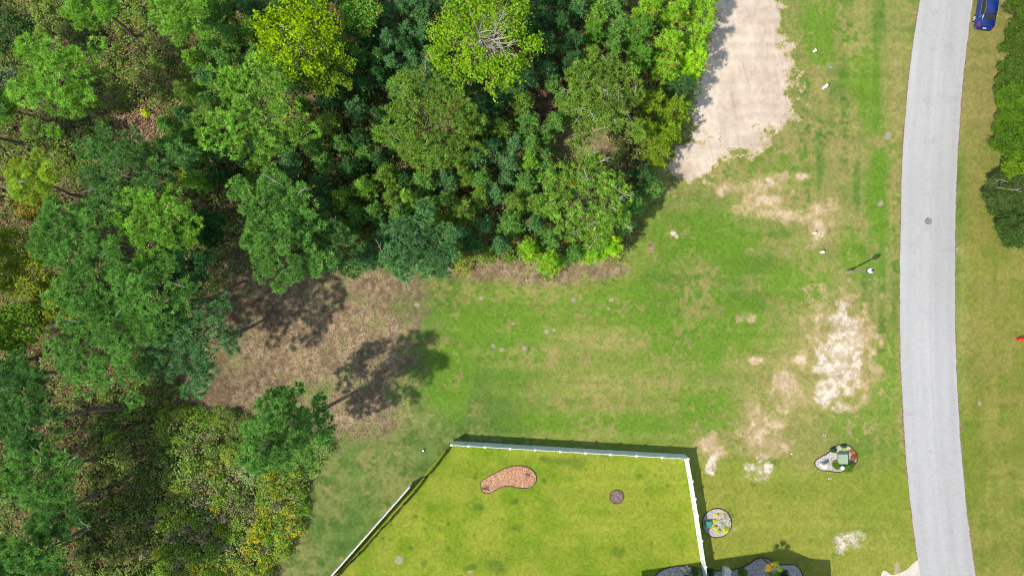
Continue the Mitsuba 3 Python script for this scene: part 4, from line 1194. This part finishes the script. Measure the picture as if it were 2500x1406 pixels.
bed('round bed of pale pebbles just outside the right white fence', np.array([(bc[0] + 1.47 * math.cos(t), bc[1] + 1.47 * math.sin(t)) for t in np.linspace(0, 2 * np.pi, 64)[:-1]]), 'gravel_mat', PALE, 'edging_black', 4, 0.06, 2600, 'pebbles')
z5 = lambda pts: gp([(1550 + a / 4.902, 1220 + b / 4.902) for a, b in pts])
rb = smooth_outline(z5([(868, 835), (1000, 842), (1180, 825), (1300, 790), (1390, 740), (1450, 700), (1520, 683), (1590, 700), (1650, 738), (1720, 765), (1810, 768), (1900, 768), (1955, 800), (1995, 860), (2012, 930), (2020, 1100), (880, 1100)]), 150)
bed('grey gravel bed at the bottom edge right of the white fence, in the house shadow', rb, 'slate_mat', GREY, 'edging_black', 5, 0.06, 6500, 'pebbles')
lb = smooth_outline(z5([(215, 950), (285, 855), (380, 810), (500, 783), (600, 780), (700, 795), (790, 832), (806, 930), (812, 1100), (200, 1100)]), 100)
bed('grey gravel bed at the bottom edge left of the white fence, in the house shadow', lb, 'slate_mat', GREY, 'edging_black', 6, 0.06, 4000, 'pebbles')

# twiggy plants in the kidney bed
for lab, q, s in [('small bare twiggy plant at the right end of the kidney bed', (1287, 1158), 3), ('flat sprawl of bare twigs at the left end of the kidney bed', (1186, 1192), 4)]:
    rng = np.random.default_rng(s)
    c = g(*q)
    k = thing('twiggy_plant', lab, 'plant')
    st = []
    for i in range(16):
        az = rng.uniform(0, 2 * np.pi)
        ln = rng.uniform(0.25, 0.6)
        e = np.array([c[0] + ln * math.cos(az), c[1] + ln * math.sin(az), rng.uniform(0.08, 0.5)])
        st.append(tube([np.r_[c, 0.03], (np.r_[c, 0.1] + e) / 2, e], [0.018, 0.013, 0.006], 4))
    add('twigs', cat(st), 'bark', k)

# plants of the teardrop bed
zt = lambda a, b: (1950 + a / 10.815, 1050 + b / 10.815)
shrub('dark spiky plant at the upper left rim of the teardrop bed', *zt(930, 525), 6, 0.5, ((0.02, 0.05, 0.02), (0.04, 0.07, 0.025)), 500, n=60, size=0.14, name='bed_plant', cat_='plant')
shrub('light green strappy plant at the top of the teardrop bed', *zt(1195, 472), 6, 0.3, ((0.22, 0.32, 0.10), (0.3, 0.4, 0.14)), 501, n=40, size=0.16, name='bed_plant', cat_='plant')
shrub('dark low plant at the top rim of the teardrop bed', *zt(1190, 425), 6, 0.35, ((0.03, 0.045, 0.04), (0.05, 0.06, 0.05)), 502, n=40, size=0.14, name='bed_plant', cat_='plant')
shrub('large rust-orange mound at the right rim of the teardrop bed', *zt(1470, 705), 8, 0.45, ((0.22, 0.075, 0.02), (0.32, 0.12, 0.03)), 503, n=110, size=0.07, name='bed_plant', cat_='plant')
shrub('small orange-yellow mound at the right of the teardrop bed', *zt(1395, 558), 5, 0.35, ((0.32, 0.16, 0.012), (0.40, 0.21, 0.02)), 504, n=60, size=0.07, name='bed_plant', cat_='plant')
shrub('reddish low plant at the lower right rim of the teardrop bed', *zt(1430, 880), 6, 0.3, ((0.18, 0.07, 0.05), (0.3, 0.14, 0.09)), 505, n=60, size=0.07, name='bed_plant', cat_='plant')
shrub('dark green bush right of the white globe in the teardrop bed', *zt(1315, 970), 12, 0.9, ((0.045, 0.10, 0.016), (0.085, 0.15, 0.02)), 506, n=150, size=0.15, name='bed_plant', cat_='plant')
shrub('dark green bush left of the white globe in the teardrop bed', *zt(1010, 930), 9, 0.8, ((0.05, 0.10, 0.018), (0.11, 0.16, 0.03)), 507, n=110, size=0.14, name='bed_plant', cat_='plant')
# green utility box
c0 = np.array(g(2058.2, 1120.2, 0.62))
k = thing('utility_box', 'pale green square utility box standing in the teardrop bed', 'utility box')
add('cabinet', box(0.86, 0.92, 0.60, (c0[0], c0[1], 0.05), 0.0, 0.02), 'box_green', k)
add('lid', box(0.90, 0.96, 0.06, (c0[0], c0[1], 0.652), 0.0, 0.015), 'box_green', k)
add('base_pad', box(1.06, 1.1, 0.06, (c0[0], c0[1], 0.0), 0.0, 0.01), 'concrete_mat', k)
for sg in (-1, 1):
    add('hinge', box(0.03, 0.10, 0.04, (c0[0] - 0.44, c0[1] + sg * 0.3, 0.58)), 'box_green', k)
# white pedestal
c0 = g(2003.5, 1133.0)
k = thing('white_pedestal', 'white utility pedestal at the pointed left end of the teardrop bed', 'utility pedestal')
add('housing', box(0.30, 0.34, 0.90, (c0[0], c0[1], 0.05), 0.1, 0.04), 'white_plastic', k)
add('cap', box(0.34, 0.38, 0.12, (c0[0], c0[1], 0.952), 0.1, 0.04), 'white_plastic', k)
# white globe
c0 = g(*zt(1150, 985), 0.55)
k = thing('garden_globe', 'round white globe on a short stand beside the green utility box', 'globe')
add('stand', lathe([(0, 0), (0.12, 0), (0.10, 0.05), (0.05, 0.12), (0.05, 0.36), (0.11, 0.42), (0, 0.42)], (c0[0], c0[1], 0.03), 16), 'cap_grey', k)
gl = trimesh.creation.icosphere(3, 0.20)
gl.apply_translation((c0[0], c0[1], 0.63))
add('ball', gl, 'globe_white', k, smooth=True)

# round bed: meter box, mounds, thin shrub
zr = lambda a, b: (1690 + a / 15.625, 1230 + b / 15.625)
c0 = g(*zr(612, 772), 0.4)
k = thing('utility_box', 'small teal green utility box in the round pebble bed', 'utility box')
add('cabinet', box(0.60, 0.52, 0.40, (c0[0], c0[1], 0.03), 0.05, 0.03), 'box_teal', k)
add('lid', box(0.66, 0.58, 0.07, (c0[0], c0[1], 0.432), 0.05, 0.03), 'box_teal', k)
YG = ((0.36, 0.42, 0.015), (0.50, 0.50, 0.02))
for i, (a, b, r, h, tn, w) in enumerate([(942, 430, 4.6, 0.35, ((0.5, 0.46, 0.06), (0.6, 0.55, 0.08)), 'pale yellow mound plant at the top of the round bed, left of the smallest'), (1190, 418, 3.2, 0.22, ((0.55, 0.48, 0.05), (0.65, 0.55, 0.06)), 'smallest yellow mound plant at the top of the round bed'),
                                          (850, 655, 5.2, 0.42, YG, 'lime mound plant just right of the teal box'), (862, 888, 5.0, 0.40, ((0.5, 0.46, 0.02), (0.6, 0.5, 0.02)), 'golden mound plant below right of the teal box'),
                                          (1015, 1055, 5.6, 0.45, ((0.22, 0.36, 0.012), (0.32, 0.42, 0.015)), 'green mound plant at the bottom of the round bed'), (1285, 1010, 8.0, 0.55, YG, 'largest lime-yellow mound plant at the lower right of the round bed')]):
    shrub(w, *zr(a, b), r * 0.85, h, tn, 520 + i, n=90, size=0.06, name='mound_plant', cat_='plant')
rng = np.random.default_rng(9)
c0 = g(1756, 1269)
k = thing('sapling', 'thin sparse sapling in the round pebble bed', 'sapling')
add('stem', cat(tube([np.r_[c0, 0], np.r_[c0 + 0.03, 0.9], np.r_[c0 + 0.0, 1.7]], [0.025, 0.018, 0.01], 5), [tube([np.r_[c0, 0.8 + 0.08 * i], np.r_[c0 + rng.normal(size=2) * 0.3, 1.2 + 0.07 * i]], [0.01, 0.005], 3) for i in range(10)]), 'bark', k)
tc = np.r_[c0, 1.45] + rng.normal(size=(46, 3)) * np.array([0.30, 0.30, 0.25])
v, p_ = leaf_mesh(tc, unit(rng.normal(size=(46, 3))), 5, 0.09, 0.08, rng)
add('leaves', soup(v), 'leaf_mat', k, color=tones(46, p_, (0.10, 0.19, 0.03), (0.17, 0.25, 0.05), rng, 1.0, 0.2, per_leaf=6))

# plants, stones and boxes of the gravel beds by the house
zb = lambda a, b: (1590 + a / 10.417, 1360 + b / 10.417)
for i, (a, b, sz, mt, lab) in enumerate([(780, 275, 0.17, (0.62, 0.52, 0.38), 'cream stone at the top left of the stone heap in the left gravel bed'), (838, 325, 0.20, (0.66, 0.53, 0.36), 'largest cream stone in the left gravel bed'), (925, 280, 0.18, (0.60, 0.38, 0.25), 'orange-pink stone on the right of the stone heap in the left gravel bed'),
                                         (545, 425, 0.16, (0.62, 0.52, 0.38), 'cream stone alone at the bottom of the left gravel bed'), (440, 385, 0.11, (0.55, 0.46, 0.34), 'small cream stone at the left of the left gravel bed'), (900, 215, 0.13, (0.45, 0.42, 0.42), 'grey stone at the top of the stone heap in the left gravel bed')]):
    rng = np.random.default_rng(30 + i)
    st = trimesh.creation.icosphere(2, 1.0)
    vv = np.array(st.vertices)
    vv *= (0.75 + 0.5 * meshkit.noise(vv * 1.6 + i * 5, i))[:, None] * np.array([1, 0.8, 0.6]) * sz
    st.vertices = vv
    c0 = g(*zb(a, b))
    st.apply_translation((c0[0], c0[1], 0.09))
    kk = numbered('stone')
    bs = f'stone_mat_{i}'
    plain(bs, mt, 0.9)
    scene[kk] = mikit.ply(st, bs, smooth=50)
    tag(kk, lab, 'stone')
shrub('dark green shrub in the left gravel bed beside the white fence', *zb(1120, 370), 9, 0.7, ((0.035, 0.075, 0.02), (0.07, 0.11, 0.03)), 540, n=90, size=0.13, name='bed_plant', cat_='plant')
shrub('dark green shrub in the right gravel bed between the fence and the grey unit', *zb(1520, 400), 8, 0.7, ((0.02, 0.07, 0.025), (0.04, 0.1, 0.03)), 541, n=90, size=0.13, name='bed_plant', cat_='plant')
shrub('olive shrub in the right gravel bed right of the grey unit', *zb(2330, 400), 10, 0.7, ((0.07, 0.11, 0.016), (0.11, 0.15, 0.02)), 542, n=110, size=0.13, name='bed_plant', cat_='plant')
shrub('dark low shrub at the right end of the right gravel bed', 1912, 1402, 12, 0.5, ((0.02, 0.04, 0.03), (0.05, 0.08, 0.04)), 543, n=110, size=0.13, name='bed_plant', cat_='plant')
c0 = g(1776.5, 1401, 0.8)
k = thing('grey_unit', 'pale grey rounded utility unit standing in the right gravel bed', 'utility unit')
add('base', box(0.74, 0.95, 0.08, (c0[0], c0[1], 0.0), -0.15, 0.02), 'concrete_mat', k)
add('housing', box(0.62, 0.84, 0.55, (c0[0], c0[1], 0.08), -0.15, 0.05), 'white_plastic', k)
add('lid', box(0.68, 0.90, 0.16, (c0[0], c0[1], 0.632), -0.15, 0.06), 'white_plastic', k)
c0 = g(1676, 1408)
k = thing('blue_box', 'dark blue box at the bottom edge in the left gravel bed', 'box')
add('body', box(0.68, 0.45, 0.3, (c0[0], c0[1], 0.02), 0.0, 0.02), 'dark_blue', k)
add('lid', box(0.72, 0.49, 0.05, (c0[0], c0[1], 0.322), 0.0, 0.02), 'dark_blue', k)
# small palm
rng = np.random.default_rng(21)
c0 = g(1862, 1361)
top = np.r_[c0 + np.array([0.05, -0.03]), 2.75]
k = thing('small_palm', 'small palm with yellow and green fronds rising into the sun from the right gravel bed', 'palm')
add('trunk', tube([np.r_[c0, 0], np.r_[c0 + 0.03, 1.4], top], [0.12, 0.09, 0.08], 8), 'bark', k)
for i in range(15):
    az = i * 2.4 + rng.uniform(-0.2, 0.2)
    el = rng.uniform(-0.15, 0.9)
    ln = rng.uniform(0.55, 0.85)
    dv = np.array([math.cos(az) * math.cos(el), math.sin(az) * math.cos(el), math.sin(el)])
    sd = unit(np.cross(dv, UP))
    stem = top + dv * 0.25
    vs = []
    for j in range(11):
        aa = (j - 5) / 5 * 0.55
        dd = unit(dv * math.cos(aa) + sd * math.sin(aa))
        tip = stem + dd * ln * (1 - 0.25 * abs(j - 5) / 5) + np.array([0, 0, -0.10])
        ww = np.cross(dd, UP)
        ww = unit(ww) * 0.02
        midp = (stem + tip) / 2 + np.array([0, 0, 0.03])
        vs += [stem, midp - ww, midp + ww, midp - ww, tip, midp + ww]
    vs += [top, stem - sd * 0.02, stem + sd * 0.02]
    yel = math.cos(az - 2.7) > 0.35
    cb = np.array((0.42, 0.30, 0.02) if yel else (0.17, 0.30, 0.03))
    col = np.tile(cb, (len(vs), 1)) * rng.uniform(0.8, 1.1)
    add('frond', soup(np.array(vs)), 'leaf_mat', k, color=np.clip(col, 0, 1))

# ------------------------------------------------------------------ street lamp
c0 = g(2068.5, 663.5)
k = thing('street_lamp', 'street lamp with a white acorn globe on a grey post, beside the road', 'street lamp')
add('base', lathe([(0, 0), (0.23, 0), (0.23, 0.08), (0.17, 0.14), (0.155, 0.75), (0.17, 0.80), (0.16, 0.88), (0.10, 1.02), (0, 1.02)], (c0[0], c0[1], 0), 16), 'post_grey', k, smooth=40)
add('post', lathe([(0.085, 1.01), (0.075, 3.75), (0.0, 3.75)], (c0[0], c0[1], 0), 14), 'post_grey', k, smooth=40)
add('lantern_cup', lathe([(0.0, 3.74), (0.09, 3.74), (0.12, 3.82), (0.10, 3.92), (0.19, 4.10), (0.28, 4.22), (0.27, 4.25), (0, 4.25)], (c0[0], c0[1], 0), 20), 'dark_metal', k, smooth=40)
add('globe', lathe([(0.0, 4.251), (0.21, 4.251), (0.25, 4.40), (0.245, 4.52), (0.21, 4.68), (0.14, 4.80), (0.0, 4.84)], (c0[0], c0[1], 0), 24), 'globe_white', k, smooth=40)
add('finial', lathe([(0.0, 4.80), (0.15, 4.802), (0.13, 4.87), (0.05, 4.91), (0.06, 4.96), (0.0, 5.06)], (c0[0], c0[1], 0), 16), 'dark_metal', k, smooth=40)
add('banding', lathe([(0.095, 1.9), (0.10, 1.92), (0.10, 1.98), (0.095, 2.0)], (c0[0], c0[1], 0), 14), 'post_grey', k)

# white pipe stubs and pedestals on the lawn
for lab, q, h, r in [('thin white pipe stub on the bare patch, upper of two by the lamp', (1984.5, 569.5), 0.62, 0.085), ('white pipe stub above left of the street lamp, lower of two', (2004.5, 616), 0.50, 0.13), ('short white pipe stub on the lawn beside the sand', (1987, 126), 0.38, 0.12)]:
    c0 = g(*q)
    k = thing('pipe_stub', lab, 'pipe')
    add('pipe', lathe([(0, 0), (r, 0), (r, h - 0.08), (0, h - 0.08)], (c0[0], c0[1], 0), 14), 'white_plastic', k)
    add('cap', lathe([(0, h - 0.079), (r * 1.15, h - 0.079), (r * 1.15, h - 0.01), (r * 0.9, h), (0, h)], (c0[0], c0[1], 0), 14), 'white_plastic', k)
c0 = g(2009.5, 215)
k = thing('utility_pedestal', 'pale mint green utility pedestal on the lawn between the sand and the road', 'utility pedestal')
add('housing', box(0.24, 0.34, 0.70, (c0[0], c0[1], 0), -0.7, 0.03), 'pale_green_plastic', k)
add('cap', box(0.28, 0.38, 0.12, (c0[0], c0[1], 0.702), -0.7, 0.04), 'pale_green_plastic', k)
c0 = g(2027, 165.5)
k = thing('valve_box', 'low dark green valve box on the lawn above the mint pedestal', 'valve box')
add('body', box(0.42, 0.28, 0.10, (c0[0], c0[1], 0), 0.15, 0.02), 'box_teal', k)
add('lid', box(0.34, 0.20, 0.03, (c0[0], c0[1], 0.102), 0.15, 0.01), 'cap_grey', k)
for lab, q in [('flat meter box in the grass above the teardrop bed', (2012, 1062)), ('flat meter box in the grass below the teardrop bed', (2025.5, 1168))]:
    c0 = g(*q)
    k = thing('meter_box', lab, 'meter box')
    add('frame', box(0.30, 0.20, 0.05, (c0[0], c0[1], 0), -0.05, 0.01), 'cap_pale', k)
    add('cover', box(0.17, 0.11, 0.012, (c0[0], c0[1], 0.052), -0.05), 'red_label', k)
c0 = g(1932, 1107)
k = thing('marker_stub', 'tiny white marker stub in the thin grass left of the teardrop bed', 'marker')
add('stub', box(0.16, 0.10, 0.10, (c0[0], c0[1], 0), 0.4, 0.02), 'white_plastic', k)
c0 = g(1033.5, 1099)
k = thing('cleanout_pipe', 'small round grey cleanout pipe in the rough grass outside the silt fence', 'pipe')
add('collar', lathe([(0, 0), (0.13, 0), (0.13, 0.14), (0, 0.14)], (c0[0], c0[1], 0), 14), 'dark_metal', k)
add('dome', lathe([(0, 0.141), (0.115, 0.141), (0.09, 0.21), (0.0, 0.235)], (c0[0], c0[1], 0), 14), 'white_plastic', k, smooth=40)

# hydrant
c0 = g(2485, 826.5)
k = thing('fire_hydrant', 'red fire hydrant on the grass at the right edge', 'fire hydrant')
add('barrel', lathe([(0, 0), (0.19, 0), (0.19, 0.05), (0.13, 0.06), (0.125, 0.52), (0.16, 0.54), (0.16, 0.58), (0.13, 0.60), (0.11, 0.70), (0.0, 0.77)], (c0[0], c0[1], 0), 20), 'red_paint', k, smooth=40)
nz = []
for az, l in ((0.2, 0.22), (0.2 + math.pi, 0.22), (0.2 - math.pi / 2, 0.25)):
    nz.append(tube([(c0[0], c0[1], 0.44), (c0[0] + l * math.cos(az), c0[1] + l * math.sin(az), 0.44)], 0.07, 10))
    nz.append(tube([(c0[0] + (l - 0.01) * math.cos(az), c0[1] + (l - 0.01) * math.sin(az), 0.44), (c0[0] + (l + 0.05) * math.cos(az), c0[1] + (l + 0.05) * math.sin(az), 0.44)], 0.085, 6))
add('nozzles', cat(nz), 'red_paint', k)
add('operating_nut', box(0.05, 0.05, 0.07, (c0[0], c0[1], 0.76)), 'red_paint', k)

# ------------------------------------------------------------------ parked car (tail towards the lower edge of the view)
def loft(secs, m=28, expo=3.2):
    """Superellipse-like rings (y, half width, z low, z high) joined along the car's length."""
    t = np.linspace(0, 2 * np.pi, m, endpoint=False)
    ct, st = np.cos(t), np.sin(t)
    cx, sx = np.sign(ct) * abs(ct) ** (2 / expo), np.sign(st) * abs(st) ** (2 / expo)
    rings = []
    for y, hw, zl, zh in secs:
        rings.append(np.c_[hw * cx, np.full(m, y), (zl + zh) / 2 + (zh - zl) / 2 * sx])
    v = np.vstack(rings)
    n = len(secs)
    i, j = np.meshgrid(np.arange(n - 1), np.arange(m), indexing='ij')
    q = np.stack([i * m + j, (i + 1) * m + j, (i + 1) * m + (j + 1) % m, i * m + (j + 1) % m], -1).reshape(-1, 4)
    f = [q[:, [0, 1, 2]], q[:, [0, 2, 3]]]
    k0 = len(v)
    v = np.vstack([v, rings[0].mean(0), rings[-1].mean(0)])
    jj = np.arange(m)
    f += [np.stack([jj, (jj + 1) % m, jj * 0 + k0], 1), np.stack([(n - 1) * m + (jj + 1) % m, (n - 1) * m + jj, jj * 0 + k0 + 1], 1)]
    return trimesh.Trimesh(v, np.vstack(f), process=False)


CARX = g(2391.5, 76.5)
CAR_ROT = -math.atan2(0.155, 1.0)
CM = trimesh.transformations.translation_matrix((CARX[0], CARX[1], 0)) @ trimesh.transformations.rotation_matrix(CAR_ROT, (0, 0, 1))


def car_part(name, mesh, mat, parent, smooth=35):
    m = mesh.copy()
    m.apply_transform(CM)
    return add(name, m, mat, parent, smooth=smooth)


def quad_patch(corners, th=0.012):
    """Thin convex plate through corner points (n x 3)."""
    c = np.array(corners, float)
    n = unit(np.cross(c[1] - c[0], c[2] - c[0]))
    return trimesh.convex.convex_hull(np.vstack([c, c + n * th]))


k = thing('parked_car', 'dark blue sedan parked on the grass beside the road, tail towards the viewer side', 'car')
# y runs forward from the rear bumper
car_part('body', loft([(0.0, 0.62, 0.42, 0.72), (0.05, 0.76, 0.36, 0.88), (0.16, 0.85, 0.30, 0.99), (0.40, 0.90, 0.26, 1.03), (0.8, 0.915, 0.24, 1.02), (1.5, 0.92, 0.22, 0.99), (2.4, 0.92, 0.22, 0.97), (3.2, 0.915, 0.22, 0.96), (3.9, 0.89, 0.24, 0.90), (4.35, 0.82, 0.30, 0.80), (4.55, 0.68, 0.36, 0.70), (4.62, 0.5, 0.40, 0.62)], 36, 4.0), 'car_paint', k)
car_part('cabin', loft([(0.62, 0.60, 0.80, 1.02), (0.95, 0.66, 0.85, 1.22), (1.30, 0.66, 0.85, 1.39), (1.8, 0.655, 0.85, 1.455), (2.4, 0.655, 0.85, 1.46), (2.8, 0.65, 0.85, 1.40), (3.15, 0.63, 0.82, 1.22), (3.55, 0.60, 0.80, 0.98)], 32, 3.4), 'car_paint', k)
car_part('rear_window', quad_patch([(-0.50, 0.70, 1.075), (0.50, 0.70, 1.075), (0.47, 1.22, 1.375), (-0.47, 1.22, 1.375)], 0.02), 'car_glass', k, False)
car_part('windscreen', quad_patch([(0.56, 3.45, 1.05), (-0.56, 3.45, 1.05), (-0.50, 2.88, 1.395), (0.50, 2.88, 1.395)], 0.02), 'car_glass', k, False)
for s in (-1, 1):
    pts = np.array([(s * 0.79, 0.88, 1.01), (s * 0.79, 3.05, 1.00), (s * 0.60, 2.55, 1.385), (s * 0.595, 1.5, 1.395), (s * 0.63, 1.1, 1.29)])
    pts2 = pts.copy()
    pts2[:, 0] -= s * 0.22
    car_part('side_window', trimesh.convex.convex_hull(np.vstack([pts, pts2])), 'car_glass', k, False)
    car_part('window_trim', cat(tube([(s * 0.80, 0.86, 1.01), (s * 0.80, 3.05, 1.00)], 0.014, 4), tube([(s * 0.80, 0.86, 1.01), (s * 0.64, 1.1, 1.30), (s * 0.605, 1.5, 1.405), (s * 0.61, 2.55, 1.395), (s * 0.79, 3.05, 1.01)], 0.012, 4)), 'chrome', k, False)
    car_part('tail_light', trimesh.convex.convex_hull(np.array([(s * 0.86, 0.16, 0.80), (s * 0.88, 0.34, 0.92), (s * 0.80, 0.14, 0.94), (s * 0.52, 0.035, 0.80), (s * 0.50, 0.05, 0.90), (s * 0.86, 0.36, 0.97), (s * 0.80, 0.06, 0.80), (s * 0.86, 0.30, 0.80)])), 'tail_red', k, False)
    car_part('mirror', trimesh.convex.convex_hull(np.vstack([trimesh.creation.icosphere(1, 0.09).vertices * np.array([1.2, 0.7, 0.8]) + np.array((s * 1.0, 3.0, 1.02)), np.array([(s * 0.86, 3.02, 0.98)])])), 'car_paint', k)
    for y in (0.98, 3.72):
        w = trimesh.creation.cylinder(0.33, 0.22, sections=28)
        w.apply_transform(trimesh.transformations.rotation_matrix(math.pi / 2, (0, 1, 0)))
        w.apply_translation((s * 0.825, y, 0.33))
        car_part('wheel', w, 'rubber', k)
        rim = trimesh.creation.cylinder(0.235, 0.03, sections=24)
        rim.apply_transform(trimesh.transformations.rotation_matrix(math.pi / 2, (0, 1, 0)))
        rim.apply_translation((s * 0.938, y, 0.33))
        car_part('rim', rim, 'chrome', k, False)
        arch = tube([(s * 0.915, y + 0.37 * math.cos(t), 0.34 + 0.37 * math.sin(t)) for t in np.linspace(0.05, math.pi - 0.05, 14)], 0.03, 6)
        car_part('wheel_arch', arch, 'car_paint', k)
car_part('number_plate', box(0.34, 0.02, 0.17, (0, -0.005, 0.64)), 'plate_white', k, False)
car_part('rear_bumper', loft([(-0.06, 0.60, 0.36, 0.56), (-0.02, 0.78, 0.32, 0.60), (0.12, 0.90, 0.28, 0.60), (0.3, 0.93, 0.28, 0.58)], 28, 4.0), 'car_paint', k)
car_part('boot_lip', tube([(-0.66, 0.09, 1.0), (0, 0.035, 1.02), (0.66, 0.09, 1.0)], 0.022, 6), 'car_paint', k)

# ------------------------------------------------------------------ the house below the view, whose shadow falls on the lawn
sh = np.array([math.cos(SHADOW_AZ), math.sin(SHADOW_AZ)]) / math.tan(SUN_EL)


def eave(px, py, h):
    return np.r_[g(px, py) - sh * h, h]


A, P, B, C = eave(1566, 1392, 3.2), eave(1924, 1339, 6.4), eave(1978, 1362, 3.6), eave(2027, 1366, 3.5)
back = np.array([0.9, -13.0, 0.0])
k = thing('house', 'house standing just below the bottom edge, only its shadow visible on the lawn', 'house')
rv = np.array([A, P, B, C, A + back, P + back, B + back, C + back])
rf = [[0, 1, 5], [0, 5, 4], [1, 2, 6], [1, 6, 5], [2, 3, 7], [2, 7, 6], [4, 5, 6], [4, 6, 7], [0, 2, 1], [0, 3, 2], [0, 4, 7], [0, 7, 3]]
add('roof', trimesh.Trimesh(rv, rf, process=False), 'roof_shingle', k)
wall_pl = Polygon([(A + 0.06 * (C - A))[:2] + np.array([0, -0.62]), (C - 0.03 * (C - A))[:2] + np.array([0, -0.62]), (C + back)[:2] + np.array([-0.5, 0.5]), (A + back)[:2] + np.array([0.5, 0.5])])
add('wall', slab(wall_pl, 0, 3.1), 'siding', k)
wa, wc = np.array(wall_pl.exterior.coords[0]), np.array(wall_pl.exterior.coords[1])
wr = math.atan2(*(wc - wa)[::-1])
for f in (0.3, 0.55, 0.82):
    q = wa + (wc - wa) * f + np.array([0, 0.02])
    add('window', box(1.2, 0.08, 1.3, (q[0], q[1], 0.9), wr), 'vinyl', k)
    add('window__pane', box(1.04, 0.03, 1.14, (q[0], q[1] + 0.04, 0.98), wr), 'window_glass', k)
